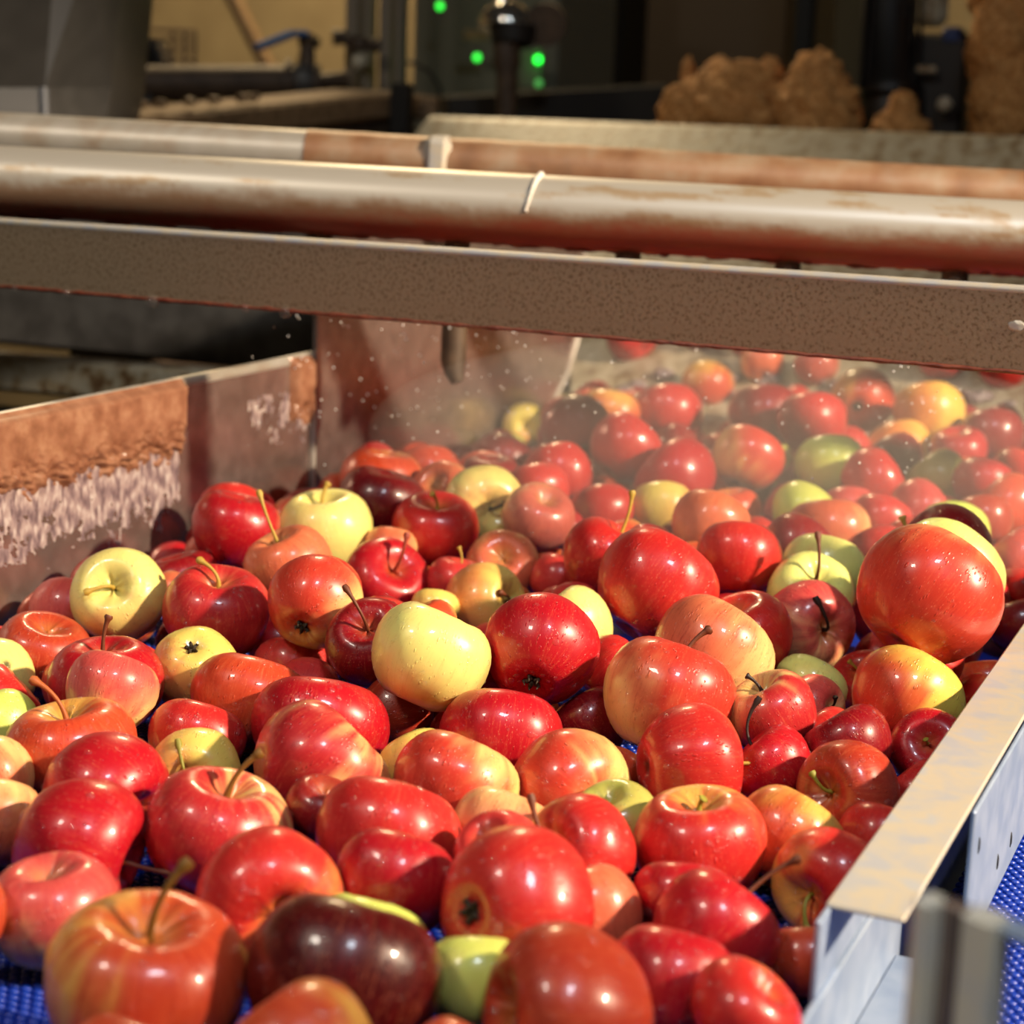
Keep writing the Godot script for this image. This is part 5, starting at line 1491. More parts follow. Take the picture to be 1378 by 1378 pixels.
	apple("amber-yellow apple at the top of the far heap", Vector3(-0.4221, 0.9013, -2.1464), 0.0425, Vector3(-0.2285, 0.8715, -0.4339), "amber", Vector3(-0.6067, 0.167, 0.7772), -10.0, 139, 46)
	apple("amber crescent of an apple in front of the far amber-yellow one", Vector3(-0.4379, 0.8657, -2.0802), 0.0383, Vector3(-0.4245, 0.8423, -0.3322), "amber", Vector3(-0.2391, 0.3855, 0.8912), -10.0, 140, 42)
	apple("dark red apple in front of the amber crescent", Vector3(-0.4229, 0.8694, -1.9839), 0.0348, Vector3(-0.6001, 0.7709, -0.2134), "dark", Vector3(0.4513, 0.4647, 0.7618), -10.0, 141, 40, {"k": 0.86})
	apple("yellow-green apple in the mist, in front of the far orange-red one", Vector3(-0.4675, 0.8741, -1.8805), 0.0390, Vector3(-0.2285, 0.8715, -0.4339), "lime", Vector3(0.0446, -0.2925, 0.9552), -10.0, 142, 47)
	apple("bright coral-red apple beside the misty yellow-green one", Vector3(-0.4131, 0.8724, -1.8326), 0.0370, Vector3(0.7363, 0.4786, -0.4783), "red", Vector3(0.3957, 0.2083, 0.8944), 0.50, 143, 46)
	apple("dark red apple beyond the far amber-yellow one, on its rail side", Vector3(-0.3467, 0.8828, -2.1347), 0.0389, Vector3(-0.2624, 0.8696, -0.4182), "dark", Vector3(0.6061, 0.4922, 0.6248), -10.0, 144, 43)
	apple("crimson apple between the far amber-yellow and the green apple", Vector3(-0.3707, 0.8725, -2.0707), 0.0332, Vector3(-0.0637, 0.9789, 0.194), "crim", Vector3(0.2759, -0.1986, 0.9405), -10.0, 145, 37)
	apple("shaded olive-green apple in the far heap", Vector3(-0.3657, 0.859, -1.9492), 0.0359, Vector3(-0.7206, 0.6847, -0.1092), "olive", Vector3(-0.0331, -0.2384, 0.9706), -10.0, 146, 43)
	apple("crimson apple beside the shaded olive-green one", Vector3(-0.3145, 0.8678, -1.909), 0.0331, Vector3(0.0982, 0.8302, -0.5487), "crim", Vector3(0.9319, 0.3455, 0.1104), -10.0, 147, 40)
	apple("red apple cut by the frame in the far heap, behind an orange one", Vector3(-0.2943, 0.8639, -2.0191), 0.0330, Vector3(0.2902, 0.9549, -0.0629), "red", Vector3(0.7034, 0.2323, 0.6718), -10.0, 148, 38)
	apple("orange apple cut by the frame in the far heap", Vector3(-0.2779, 0.8583, -1.8495), 0.0378, Vector3(-0.7636, 0.6424, -0.065), "orange", Vector3(-0.0478, -0.0616, 0.997), -10.0, 149, 48)
	apple("dull brown-orange apple behind the dark red stub-stemmed one", Vector3(-0.2912, 0.856, -1.7858), 0.0305, Vector3(-0.2644, 0.8731, -0.4097), "rust", Vector3(-0.3563, 0.0794, 0.931), -10.0, 150, 40)
	apple("misty pink apple in front of the shaded olive-green one", Vector3(-0.3503, 0.8606, -1.7699), 0.0342, Vector3(0.6898, 0.5619, -0.4566), "pink", Vector3(0.7943, 0.5129, 0.3255), -10.0, 151, 44)
	apple("misty pink-red apple in front of the bright coral-red one", Vector3(-0.374, 0.8579, -1.7128), 0.0311, Vector3(0.2096, 0.7922, -0.5732), "pinkred", Vector3(0.1707, -0.31, 0.9353), -10.0, 152, 41)
	apple("pink-red apple wedged behind the huge orange-red one, on its wall side", Vector3(-0.3489, 0.8537, -1.599), 0.0290, Vector3(-0.4952, 0.8196, -0.2881), "pinkred", Vector3(0.535, 0.1952, 0.822), -10.0, 153, 41)
	apple("dull pink apple sliding down the pale plate", Vector3(-0.6277, 0.9143, -2.4118), 0.0309, Vector3(-0.5969, 0.7727, -0.2159), "tan", Vector3(0.1369, 0.0461, 0.9895), -10.0, 154, 29, {}, "apples sliding down the feed plate")
	apple("pale peach apple sliding down the pale plate", Vector3(-0.7032, 0.912, -2.4093), 0.0301, Vector3(-0.3689, 0.6618, -0.6526), "peach", Vector3(0.6812, 0.326, 0.6555), -10.0, 155, 28, {"k": 0.87}, "apples sliding down the feed plate")
	apple("bright red apple on the pale plate, under the beam, next to the splash panel", Vector3(-0.8973, 0.9312, -2.4294), 0.0399, Vector3(-0.769, 0.5238, -0.3666), "red", Vector3(0.3957, 0.2083, 0.8944), -10.0, 156, 35, {"k": 0.80}, "apples sliding down the feed plate")
	apple("dark red apple on the pale plate, under the beam", Vector3(-0.8066, 0.938, -2.455), 0.0282, Vector3(-0.3491, 0.8589, -0.3746), "dark", Vector3(-0.6471, 0.1161, 0.7535), -10.0, 157, 24, {"k": 0.80}, "apples sliding down the feed plate")
	apple("small red apple on the pale plate, half behind the beam", Vector3(-0.7412, 0.9314, -2.45), 0.0238, Vector3(-0.0493, 0.9087, -0.4144), "red", Vector3(0.3957, 0.2083, 0.8944), -10.0, 158, 21, {"k": 0.80}, "apples sliding down the feed plate")
	apple("coral-red apple on the pale plate, beneath the beam", Vector3(-0.4693, 0.9315, -2.4399), 0.0318, Vector3(-0.0882, 0.8666, -0.4911), "red", Vector3(0.3957, 0.2083, 0.8944), -10.0, 159, 29, {"k": 0.80}, "apples sliding down the feed plate")
	apple("coral-red apple on the pale plate, next to the frame's edge", Vector3(-0.3915, 0.9307, -2.4359), 0.0336, Vector3(0.3469, 0.5343, -0.7708), "red", Vector3(0.3957, 0.2083, 0.8944), -10.0, 160, 31, {"k": 0.80}, "apples sliding down the feed plate")
	apple("small peach apple squeezed behind the red notched apple", Vector3(-0.7258, 0.8531, -1.3825), 0.0236, Vector3(-0.0635, 0.9095, -0.4108), "peach", Vector3(0.0725, 0.05, 0.9961), -10.0, 161, 34)

# apples under the heap, of which only slivers show in the gaps
func shaded_apples() -> void:
	deep("shaded crimson apple low on the rail side of the tiny yellow dimpled apple", "crim", Vector3(-0.7209, 0.827, -2.0007), 0.0279, 400)
	deep("shaded red apple low on the wall side of the round coral apple", "red", Vector3(-0.7865, 0.8348, -1.869), 0.0359, 401)
	deep("shaded dark red apple low behind the round red apple with a dark calyx", "dark", Vector3(-0.5161, 0.828, -1.164), 0.0289, 402)
	deep("shaded orange apple low on the rail side of the far orange-red calyx apple", "orange", Vector3(-0.4855, 0.8306, -2.2115), 0.0316, 403)
	deep("shaded pink-red apple low behind the far orange-red calyx apple", "pinkred", Vector3(-0.5847, 0.8313, -2.2618), 0.0323, 404)
	deep("shaded crimson apple low before the small golden apple", "crim", Vector3(-0.5506, 0.8329, -1.5319), 0.0339, 405)
	deep("shaded red apple low before the far orange-red calyx apple", "red", Vector3(-0.6271, 0.8338, -2.0362), 0.0349, 406)
	deep("shaded dark red apple low on the wall side of the misty yellow-green apple", "dark", Vector3(-0.5669, 0.828, -1.9259), 0.0288, 407)
	deep("shaded orange apple low behind the round coral apple", "orange", Vector3(-0.6858, 0.8285, -1.8255), 0.0294, 408)
	deep("shaded pink-red apple low behind the huge orange-red apple by the rail", "pinkred", Vector3(-0.2875, 0.8248, -1.3624), 0.0256, 409)
	deep("shaded crimson apple low before the tiny yellow dimpled apple", "crim", Vector3(-0.792, 0.8326, -1.96), 0.0336, 410)
	deep("shaded red apple low on the wall side of the small golden apple", "red", Vector3(-0.6426, 0.8271, -1.6437), 0.0279, 411)
	deep("shaded orange apple low on the rail side of the red apple with an orange streak", "orange", Vector3(-0.2486, 0.8235, -1.4468), 0.0242, 412)
	deep("shaded pink-red apple low behind the round coral apple", "pinkred", Vector3(-0.6618, 0.8307, -1.884), 0.0316, 413)
	deep("shaded pink-red apple low behind the salmon apple with a long knobbed stem", "pinkred", Vector3(-0.7713, 0.8224, -1.2878), 0.0231, 414)
	deep("shaded red apple low on the rail side of the tiny yellow dimpled apple", "red", Vector3(-0.7105, 0.8224, -2.1647), 0.0231, 415)
	deep("shaded red apple low behind the coral apple with a cream flank", "red", Vector3(-0.5811, 0.8528, -1.8485), 0.0360, 416)
	deep("shaded dark red apple low before the tiny yellow dimpled apple", "dark", Vector3(-0.8673, 0.831, -1.879), 0.0320, 417)
	deep("shaded orange apple low behind the tiny yellow dimpled apple", "orange", Vector3(-0.7851, 0.8307, -2.3151), 0.0317, 418)
	deep("shaded pink-red apple low behind the misty yellow-green apple", "pinkred", Vector3(-0.5198, 0.8309, -1.9742), 0.0319, 419)
	deep("shaded crimson apple low behind the yellow apple with a hooked stem", "crim", Vector3(-0.9218, 0.8219, -1.3415), 0.0225, 420)
	deep("shaded red apple low on the rail side of the coral apple with a cream flank", "red", Vector3(-0.4846, 0.834, -1.8008), 0.0351, 421)
	deep("shaded dark red apple low behind the pale yellow apple with a bent stem", "dark", Vector3(-0.9189, 0.8273, -1.5624), 0.0281, 422)
	deep("shaded orange apple low on the wall side of the large peach apple in the mist", "orange", Vector3(-0.4679, 0.8274, -1.6603), 0.0282, 423)
	deep("shaded crimson apple low behind the far orange-red calyx apple", "crim", Vector3(-0.5754, 0.8309, -2.3447), 0.0318, 424)
	deep("shaded crimson apple low on the rail side of the red apple with an orange streak", "crim", Vector3(-0.3092, 0.8286, -1.4668), 0.0295, 425)
	deep("shaded red apple low behind the yellow apple with a hooked stem", "red", Vector3(-0.8995, 0.8306, -1.2104), 0.0316, 426)
	deep("shaded dark red apple low on the wall side of the far orange-red calyx apple", "dark", Vector3(-0.6295, 0.8279, -2.2088), 0.0287, 427)
	deep("shaded orange apple low behind the pale yellow apple with a bent stem", "orange", Vector3(-0.9197, 0.829, -1.6377), 0.0299, 428)
	deep("shaded pink-red apple low behind the streaked red apple with a yellow stem", "pinkred", Vector3(-0.6671, 0.8216, -1.2623), 0.0222, 429)
	deep("shaded crimson apple low on the rail side of the far amber-yellow apple", "crim", Vector3(-0.3073, 0.8319, -2.171), 0.0329, 430)
	deep("shaded red apple low before the round coral apple", "red", Vector3(-0.6682, 0.8281, -1.7028), 0.0245, 431)
	deep("shaded orange apple low on the wall side of the misty yellow-green apple", "orange", Vector3(-0.6121, 0.8225, -1.9678), 0.0232, 432)
	deep("shaded orange apple low before the small golden apple", "orange", Vector3(-0.6614, 0.8261, -1.5539), 0.0269, 433)
	deep("shaded pink-red apple low behind the far amber-yellow apple", "pinkred", Vector3(-0.3469, 0.8255, -2.3325), 0.0263, 434)
	deep("shaded red apple low before the tiny yellow dimpled apple", "red", Vector3(-0.8957, 0.8269, -1.9465), 0.0278, 435)
	deep("shaded red apple low on the wall side of the large glossy red apple", "red", Vector3(-0.5417, 0.8284, -1.3248), 0.0293, 436)
	deep("shaded dark red apple low on the rail side of the shaded olive-green apple", "dark", Vector3(-0.2793, 0.8219, -1.9627), 0.0226, 437)
	deep("shaded orange apple low before the blushed yellow apple with a stub stem", "orange", Vector3(-0.6635, 0.8213, -1.1818), 0.0219, 438)
	deep("shaded pink-red apple low on the wall side of the far orange-red calyx apple", "pinkred", Vector3(-0.6978, 0.8276, -2.3235), 0.0284, 439)
	deep("shaded crimson apple low behind the peach apple with a round dimple", "crim", Vector3(-0.6265, 0.8544, -1.5375), 0.0203, 440)
	deep("shaded red apple low on the wall side of the far orange-red calyx apple", "red", Vector3(-0.6911, 0.8272, -2.2653), 0.0280, 441)
	deep("shaded orange apple low on the wall side of the far orange-red calyx apple", "orange", Vector3(-0.6627, 0.8228, -2.1331), 0.0235, 442)
	deep("shaded orange apple low behind the far orange-red calyx apple", "orange", Vector3(-0.5011, 0.8302, -2.341), 0.0311, 443)
	deep("shaded crimson apple low on the wall side of the far orange-red calyx apple", "crim", Vector3(-0.6875, 0.8305, -2.0744), 0.0315, 444)
	deep("shaded crimson apple low before the far orange-red calyx apple", "crim", Vector3(-0.5391, 0.8339, -2.1057), 0.0350, 445)
	deep("shaded red apple low behind the round coral apple", "red", Vector3(-0.71, 0.8244, -1.9396), 0.0251, 446)
	deep("shaded dark red apple low on the rail side of the tiny yellow dimpled apple", "dark", Vector3(-0.8085, 0.8246, -2.0551), 0.0254, 447)
	deep("shaded orange apple low on the wall side of the peach apple with a round dimple", "orange", Vector3(-0.6881, 0.8207, -1.3884), 0.0213, 448)
	deep("shaded rust-brown apple low on the wall side of the far orange-red calyx apple", "rust", Vector3(-0.5685, 0.8271, -2.1918), 0.0279, 449)
	deep("shaded crimson apple low behind the tiny yellow dimpled apple", "crim", Vector3(-0.894, 0.828, -2.1572), 0.0289, 450)
	deep("shaded dull yellow apple low on the wall side of the far orange-red calyx apple", "olive", Vector3(-0.6066, 0.831, -2.116), 0.0320, 451)
	deep("shaded dark red apple low behind the tiny yellow dimpled apple", "dark", Vector3(-0.8483, 0.841, -2.3297), 0.0336, 452)
	deep("shaded orange apple low before the tiny yellow dimpled apple", "orange", Vector3(-0.8454, 0.8219, -2.0126), 0.0225, 453)
	deep("shaded peach apple low on the wall side of the far orange-red calyx apple", "peach", Vector3(-0.6314, 0.826, -2.3019), 0.0268, 454)
	deep("shaded crimson apple low behind the big pale yellow apple", "crim", Vector3(-0.5135, 0.8478, -1.1089), 0.0237, 455)
	deep("shaded red apple low behind the shaded olive-green apple", "red", Vector3(-0.2997, 0.828, -2.0748), 0.0288, 456)
	deep("shaded dark red apple low behind the far orange-red calyx apple", "dark", Vector3(-0.5168, 0.828, -2.2669), 0.0289, 457)
	deep("shaded orange apple low on the rail side of the large peach apple in the mist", "orange", Vector3(-0.2382, 0.8291, -1.7462), 0.0300, 458)
	deep("shaded pink-red apple low on the rail side of the large peach apple in the mist", "pinkred", Vector3(-0.2547, 0.8197, -1.504), 0.0203, 459)
	deep("shaded red apple low behind the tiny yellow dimpled apple", "red", Vector3(-0.8606, 0.8671, -2.1907), 0.0320, 460)
	deep("shaded dark red apple low on the wall side of the round coral apple", "dark", Vector3(-0.8692, 0.8336, -1.8114), 0.0346, 461)
	deep("shaded dark red apple low behind the red apple with an orange streak", "dark", Vector3(-0.4348, 0.8286, -1.4623), 0.0294, 462)
	deep("shaded pink-red apple low before the blushed yellow apple with a stub stem", "pinkred", Vector3(-0.5682, 0.8207, -1.2523), 0.0213, 463)
	deep("shaded pink-red apple low behind the yellow apple with a hooked stem", "pinkred", Vector3(-0.9161, 0.8224, -1.2802), 0.0231, 464)
	deep("shaded crimson apple low before the red apple with an orange streak", "crim", Vector3(-0.404, 0.8329, -1.3535), 0.0339, 465)
	deep("shaded red apple low on the rail side of the shaded olive-green apple", "red", Vector3(-0.2604, 0.8198, -1.9091), 0.0204, 466)
	deep("shaded pink-red apple low on the wall side of the misty yellow-green apple", "pinkred", Vector3(-0.5458, 0.8723, -1.9026), 0.0239, 467)
	deep("shaded orange apple low before the tall rose and tan apple", "orange", Vector3(-0.3813, 0.8205, -1.0335), 0.0212, 468)
	deep("shaded crimson apple low behind the streaked red apple with a yellow stem", "crim", Vector3(-0.716, 0.8225, -1.1717), 0.0224, 469)
	deep("shaded crimson apple low on the wall side of the round coral apple", "crim", Vector3(-0.6885, 0.8298, -1.7557), 0.0308, 470)
	deep("shaded red apple low behind the peach apple with a round dimple", "red", Vector3(-0.6261, 0.8195, -1.505), 0.0201, 471)
	deep("shaded dark red apple low before the shaded olive-green apple", "dark", Vector3(-0.3408, 0.8309, -1.8597), 0.0319, 472)
	deep("shaded orange apple low before the large peach apple in the mist", "orange", Vector3(-0.3558, 0.8215, -1.5374), 0.0221, 473)
	deep("shaded pink-red apple low on the rail side of the brownish-red apple with a shadowed hollow", "pinkred", Vector3(-0.7718, 0.8248, -1.007), 0.0255, 474)
	deep("shaded crimson apple low on the wall side of the small golden apple", "crim", Vector3(-0.6878, 0.82, -1.6265), 0.0206, 475)
	deep("shaded red apple low on the wall side of the misty yellow-green apple", "red", Vector3(-0.5171, 0.8241, -1.9046), 0.0249, 476)
	deep("shaded orange apple low on the rail side of the tiny yellow dimpled apple", "orange", Vector3(-0.8273, 0.8678, -2.0973), 0.0352, 477)
	deep("shaded crimson apple low on the rail side of the large peach apple in the mist", "crim", Vector3(-0.2589, 0.8312, -1.5656), 0.0322, 478)
	deep("shaded crimson apple low behind the huge orange-red apple by the rail", "crim", Vector3(-0.2473, 0.8235, -1.3965), 0.0242, 479)
	deep("shaded crimson apple low before the far amber-yellow apple", "crim", Vector3(-0.5283, 0.8213, -2.0348), 0.0219, 480)
	deep("shaded red apple low on the rail side of the large peach apple in the mist", "red", Vector3(-0.3109, 0.8595, -1.7215), 0.0270, 481)
	deep("shaded red apple low behind the far orange-red calyx apple", "red", Vector3(-0.6326, 0.8648, -2.3441), 0.0304, 482)
	deep("shaded orange apple low behind the half red, half golden apple", "orange", Vector3(-0.2259, 0.82, -1.2746), 0.0206, 483)
	deep("shaded pink-red apple low on the rail side of the tiny yellow dimpled apple", "pinkred", Vector3(-0.7423, 0.8278, -2.206), 0.0287, 484)
	deep("shaded dark red apple low before the far orange-red calyx apple", "dark", Vector3(-0.4872, 0.8372, -2.1527), 0.0270, 485)
	deep("shaded pink-red apple low behind the tiny yellow dimpled apple", "pinkred", Vector3(-0.8394, 0.8495, -2.2539), 0.0350, 486)
	deep("shaded dark red apple low behind the round coral apple", "dark", Vector3(-0.6246, 0.8343, -1.7942), 0.0353, 487)
	deep("shaded pink-red apple low before the large peach apple in the mist", "pinkred", Vector3(-0.4519, 0.8601, -1.5658), 0.0220, 488)
	deep("shaded rust-brown apple low behind the tiny yellow dimpled apple", "rust", Vector3(-0.9152, 0.8337, -2.3454), 0.0347, 489)
	deep("shaded red apple low before the far amber-yellow apple", "red", Vector3(-0.4896, 0.8654, -2.0351), 0.0311, 490)
	deep("shaded pink-red apple low before the tiny yellow dimpled apple", "pinkred", Vector3(-0.9067, 0.8274, -2.0031), 0.0282, 491)
	deep("shaded dark red apple low before the round coral apple", "dark", Vector3(-0.7542, 0.8643, -1.6484), 0.0333, 492)
	deep("shaded rust-brown apple low behind the far orange-red calyx apple", "rust", Vector3(-0.4384, 0.858, -2.3452), 0.0358, 493)
	deep("shaded crimson apple low behind the far amber-yellow apple", "crim", Vector3(-0.33, 0.8348, -2.2415), 0.0359, 494)
	deep("shaded dark red apple low behind the yellow apple with a hooked stem", "dark", Vector3(-0.7857, 0.8208, -1.156), 0.0214, 495)
	deep("shaded red apple low before the coral apple with a cream flank", "red", Vector3(-0.4866, 0.8197, -1.7372), 0.0203, 496)
	deep("shaded dull yellow apple low behind the tiny yellow dimpled apple", "olive", Vector3(-0.9119, 0.834, -2.2449), 0.0351, 497)
	deep("shaded pink-red apple low on the wall side of the large peach apple in the mist", "pinkred", Vector3(-0.4492, 0.8212, -1.5898), 0.0219, 498)
	deep("shaded pink-red apple low before the pale yellow apple with a bent stem", "pinkred", Vector3(-0.818, 0.8207, -1.3055), 0.0213, 499)
	deep("shaded crimson apple low behind the pale yellow apple with a bent stem", "crim", Vector3(-0.8785, 0.8452, -1.5232), 0.0221, 500)
	deep("shaded red apple low behind the red apple with an orange streak", "red", Vector3(-0.4621, 0.8199, -1.514), 0.0205, 501)
	deep("shaded orange apple low on the rail side of the peach apple with a round dimple", "orange", Vector3(-0.5488, 0.8581, -1.4715), 0.0301, 502)
	deep("shaded crimson apple low on the wall side of the large peach apple in the mist", "crim", Vector3(-0.4828, 0.8572, -1.6018), 0.0250, 503)
	deep("shaded rust-brown apple low on the rail side of the large peach apple in the mist", "rust", Vector3(-0.3424, 0.854, -1.674), 0.0206, 504)
	deep("shaded peach apple low behind the tiny yellow dimpled apple", "peach", Vector3(-0.7677, 0.8561, -2.2567), 0.0323, 505)
	deep("shaded red apple low behind the yellow apple with a dimpled end", "red", Vector3(-0.6689, 0.8702, -1.1691), 0.0283, 506)
	deep("shaded pink-red apple low on the wall side of the peach apple with a round dimple", "pinkred", Vector3(-0.9146, 0.8275, -1.3948), 0.0284, 507)
	deep("shaded orange apple low on the wall side of the round coral apple", "orange", Vector3(-0.7225, 0.8724, -1.736), 0.0261, 508)
	deep("shaded crimson apple low on the wall side of the peach apple with a round dimple", "crim", Vector3(-0.9196, 0.8292, -1.4775), 0.0301, 509)
	deep("shaded crimson apple low behind the round coral apple", "crim", Vector3(-0.7955, 0.8715, -1.919), 0.0233, 510)
	deep("shaded maroon apple low on the wall side of the far orange-red calyx apple", "maroon2", Vector3(-0.682, 0.8717, -2.3036), 0.0219, 511)
	deep("shaded dark red apple low behind the big pale yellow apple", "dark", Vector3(-0.5536, 0.8196, -1.1171), 0.0202, 512)
	deep("shaded orange apple low before the shaded olive-green apple", "orange", Vector3(-0.2425, 0.8245, -1.8038), 0.0252, 513)
	deep("shaded crimson apple low before the large peach apple in the mist", "crim", Vector3(-0.3249, 0.857, -1.5442), 0.0236, 514)
	deep("shaded rust-brown apple low behind the round coral apple", "rust", Vector3(-0.7186, 0.8366, -1.8755), 0.0260, 515)
	deep("shaded red apple low behind the red apple with a tall pale stem", "red", Vector3(-0.5386, 0.8576, -1.3792), 0.0259, 516)
	deep("shaded dark red apple low before the blushed yellow apple with a stub stem", "dark", Vector3(-0.6473, 0.8369, -1.2224), 0.0218, 517)
	deep("shaded rust-brown apple low on the rail side of the tiny yellow dimpled apple", "rust", Vector3(-0.7735, 0.8237, -2.0169), 0.0245, 518)
	deep("shaded pink-red apple low before the streaked red apple with a yellow stem", "pinkred", Vector3(-0.7604, 0.8205, -1.0633), 0.0211, 519)
	deep("shaded crimson apple low before the blushed yellow apple with a stub stem", "crim", Vector3(-0.5632, 0.8266, -1.194), 0.0274, 520)
	deep("shaded orange apple low behind the yellow apple with a hooked stem", "orange", Vector3(-0.8491, 0.8203, -1.1785), 0.0209, 521)
	deep("shaded dark red apple low behind the far amber-yellow apple", "dark", Vector3(-0.3929, 0.8761, -2.21), 0.0322, 522)
	deep("shaded pink-red apple low on the rail side of the far orange-red calyx apple", "pinkred", Vector3(-0.4217, 0.8815, -2.2792), 0.0345, 523)
	deep("shaded pink-red apple low before the red apple with a club-shaped brown stem", "pinkred", Vector3(-0.3618, 0.8498, -0.819), 0.0240, 524)
	deep("shaded crimson apple low on the wall side of the domed crimson apple", "crim", Vector3(-0.4992, 0.8203, -1.0571), 0.0209, 525)
	deep("shaded red apple low behind the streaked red apple with a yellow stem", "red", Vector3(-0.7652, 0.822, -1.2105), 0.0226, 526)
	deep("shaded red apple low on the wall side of the large peach apple in the mist", "red", Vector3(-0.4909, 0.8218, -1.5529), 0.0224, 527)
	deep("shaded pink-red apple low on the wall side of the round coral apple", "pinkred", Vector3(-0.9173, 0.843, -1.7782), 0.0226, 528)
	deep("shaded dull yellow apple low on the rail side of the tiny yellow dimpled apple", "olive", Vector3(-0.8583, 0.8246, -2.0671), 0.0253, 529)
	deep("shaded red apple low on the wall side of the peach apple with a round dimple", "red", Vector3(-0.8809, 0.8688, -1.3718), 0.0301, 530)
	deep("shaded rust-brown apple low on the wall side of the round coral apple", "rust", Vector3(-0.8725, 0.8617, -1.7202), 0.0230, 531)
	deep("shaded orange apple low on the wall side of the yellow apple with a hooked stem", "orange", Vector3(-0.9165, 0.821, -1.1551), 0.0216, 532)
	deep("shaded orange apple low before the peach apple with a round dimple", "orange", Vector3(-0.6055, 0.8203, -1.3736), 0.0209, 533)
	deep("shaded pink-red apple low on the wall side of the brownish-red apple with a shadowed hollow", "pinkred", Vector3(-0.8799, 0.8204, -1.0541), 0.0210, 534)
	deep("shaded rust-brown apple low before the tiny yellow dimpled apple", "rust", Vector3(-0.8217, 0.874, -1.9994), 0.0294, 535)
	deep("shaded rust-brown apple low behind the yellow apple with a hooked stem", "rust", Vector3(-0.8773, 0.8396, -1.3274), 0.0210, 536)
	deep("shaded orange apple low behind the red apple with an orange streak", "orange", Vector3(-0.4803, 0.8531, -1.4696), 0.0208, 537)
	deep("shaded orange apple low behind the big pale yellow apple", "orange", Vector3(-0.5647, 0.8658, -1.1391), 0.0216, 538)
	deep("shaded pink-red apple low behind the broad mottled orange-red apple", "pinkred", Vector3(-0.6278, 0.8244, -1.0737), 0.0252, 539)
	deep("shaded red apple low behind the far amber-yellow apple", "red", Vector3(-0.3593, 0.8762, -2.2853), 0.0270, 540)
	deep("shaded dull yellow apple low behind the far orange-red calyx apple", "olive", Vector3(-0.5402, 0.8631, -2.2222), 0.0214, 541)
	deep("shaded orange apple low behind the round red apple with a dark calyx", "orange", Vector3(-0.4791, 0.8198, -1.1261), 0.0204, 542)
	deep("shaded dull yellow apple low before the tiny yellow dimpled apple", "olive", Vector3(-0.9172, 0.8208, -2.0619), 0.0214, 543)
	deep("shaded red apple low behind the huge orange-red apple by the rail", "red", Vector3(-0.241, 0.8491, -1.3073), 0.0236, 544)
	deep("shaded peach apple low on the rail side of the tiny yellow dimpled apple", "peach", Vector3(-0.8018, 0.8591, -2.2039), 0.0267, 545)
	deep("shaded red apple low before the blushed yellow apple with a stub stem", "red", Vector3(-0.6188, 0.8482, -1.1673), 0.0270, 546)
	deep("shaded maroon apple low on the rail side of the tiny yellow dimpled apple", "maroon2", Vector3(-0.7185, 0.858, -2.1394), 0.0216, 547)
	deep("shaded peach apple low before the tiny yellow dimpled apple", "peach", Vector3(-0.9184, 0.8219, -1.8943), 0.0226, 548)
	deep("shaded pink-red apple low behind the red apple with a tall pale stem", "pinkred", Vector3(-0.5002, 0.8738, -1.4103), 0.0247, 549)
	deep("shaded crimson apple low on the wall side of the far amber-yellow apple", "crim", Vector3(-0.7665, 0.8679, -2.117), 0.0259, 550)
	deep("shaded red apple low on the wall side of the far amber-yellow apple", "red", Vector3(-0.6824, 0.8197, -2.2105), 0.0203, 551)
	deep("shaded dark red apple low before the small golden apple", "dark", Vector3(-0.5305, 0.8455, -1.602), 0.0245, 552)
	deep("shaded orange apple low on the wall side of the far amber-yellow apple", "orange", Vector3(-0.6334, 0.8822, -2.1529), 0.0350, 553)
	deep("shaded crimson apple low behind the salmon apple with a long knobbed stem", "crim", Vector3(-0.8971, 0.8572, -1.4317), 0.0225, 554)
	deep("shaded crimson apple low on the wall side of the misty yellow-green apple", "crim", Vector3(-0.5635, 0.8624, -1.9699), 0.0211, 555)
	deep("shaded rust-brown apple low on the wall side of the misty yellow-green apple", "rust", Vector3(-0.6114, 0.8651, -1.9408), 0.0248, 556)
	deep("shaded dull yellow apple low behind the round coral apple", "olive", Vector3(-0.7516, 0.8447, -1.918), 0.0227, 557)
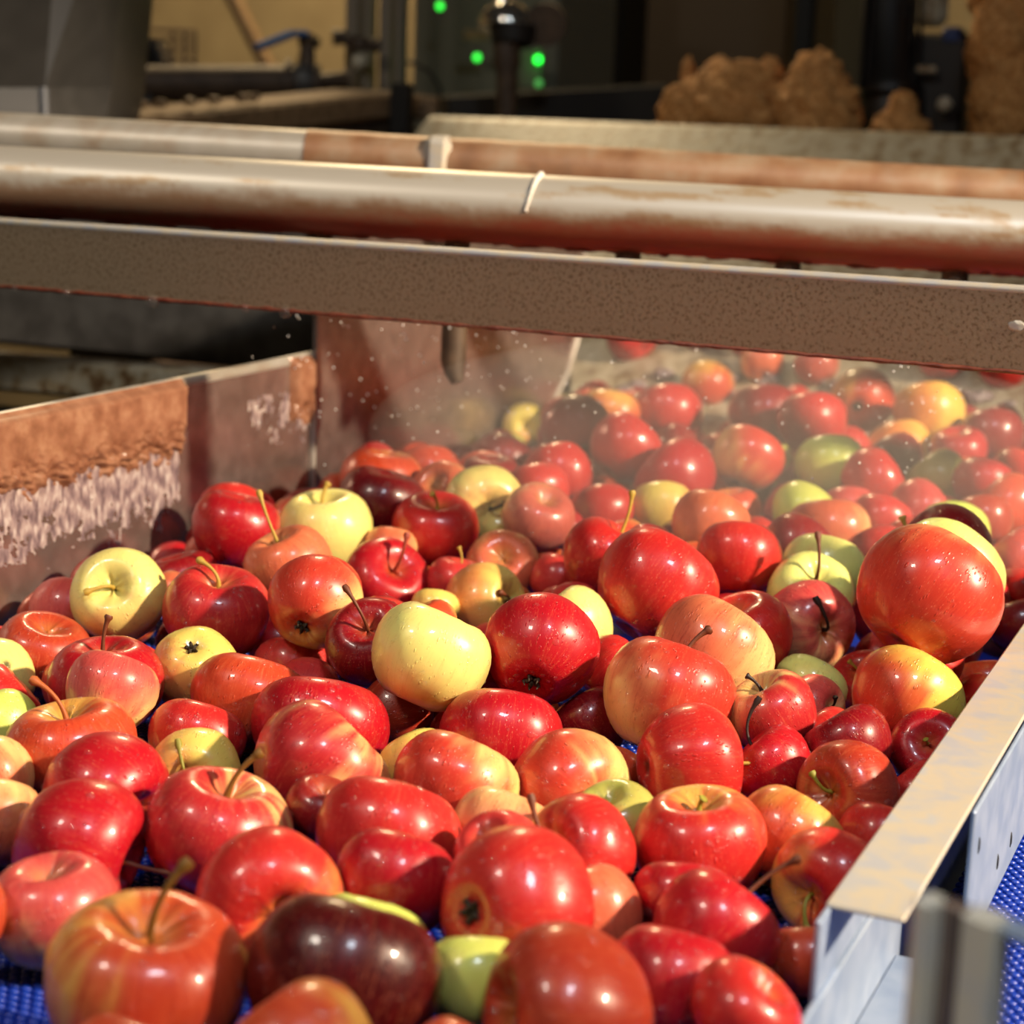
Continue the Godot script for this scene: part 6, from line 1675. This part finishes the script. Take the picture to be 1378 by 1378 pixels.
	deep("shaded orange apple low behind the shaded olive-green apple", "orange", Vector3(-0.3597, 0.8572, -2.008), 0.0240, 558)
	deep("shaded pink-red apple low before the red apple with a tall pale stem", "pinkred", Vector3(-0.5057, 0.8569, -1.2682), 0.0222, 559)

func deep(label: String, look: String, at: Vector3, r: float, seedling: int) -> void:
	rng.seed = 50 + seedling
	apple(label, at, r, Vector3(rng.randf_range(-1, 1), rng.randf_range(0.1, 1), rng.randf_range(-1, 1)), look, Vector3(0, 0, 1), -10.0, seedling, 34.0, {"dry": true}, "apples deep in the heap, seen in the gaps")

# ---------------------------------------------------------------- mist and flying drops
func spray() -> void:
	var f := FogVolume.new()
	f.name = "water_mist"
	f.shape = RenderingServer.FOG_VOLUME_SHAPE_ELLIPSOID
	f.size = Vector3(0.74, 0.20, 0.56)
	f.position = Vector3(-0.48, 0.93, -1.62)
	var fm := FogMaterial.new()
	fm.albedo = Color(0.95, 0.93, 0.90)
	fm.density = 0.75
	f.material = fm
	add_child(f)
	tag(f, "thin water mist hanging over the far part of the heap", "mist")
	f.set_meta("kind", "stuff")
	var st := start()
	lump(st, Vector3.ZERO, Vector3.ONE * 0.0011, 0.0, 0.0, 6, 8)
	st.generate_normals()
	var mm := MultiMesh.new()
	mm.transform_format = MultiMesh.TRANSFORM_3D
	mm.mesh = st.commit()
	mm.instance_count = 260
	rng.seed = 8
	for i in mm.instance_count:
		var p := Vector3(rng.randf_range(-0.93, -0.25), rng.randf_range(0.93, 1.06), rng.randf_range(-1.72, -1.42))
		if i % 3 == 0:
			p = Vector3(rng.randf_range(-0.93, -0.78), rng.randf_range(0.90, 1.06), rng.randf_range(-1.85, -1.45))
		mm.set_instance_transform(i, Transform3D(Basis().scaled(Vector3.ONE * rng.randf_range(0.4, 1.0)), p))
	var o := MultiMeshInstance3D.new()
	o.multimesh = mm
	o.material_override = mats.white_glint_drop
	o.name = "spray_drops"
	add_child(o)
	tag(o, "fine water drops painted glint white, flying under the spray pipe", "water drops")
	o.set_meta("kind", "stuff")
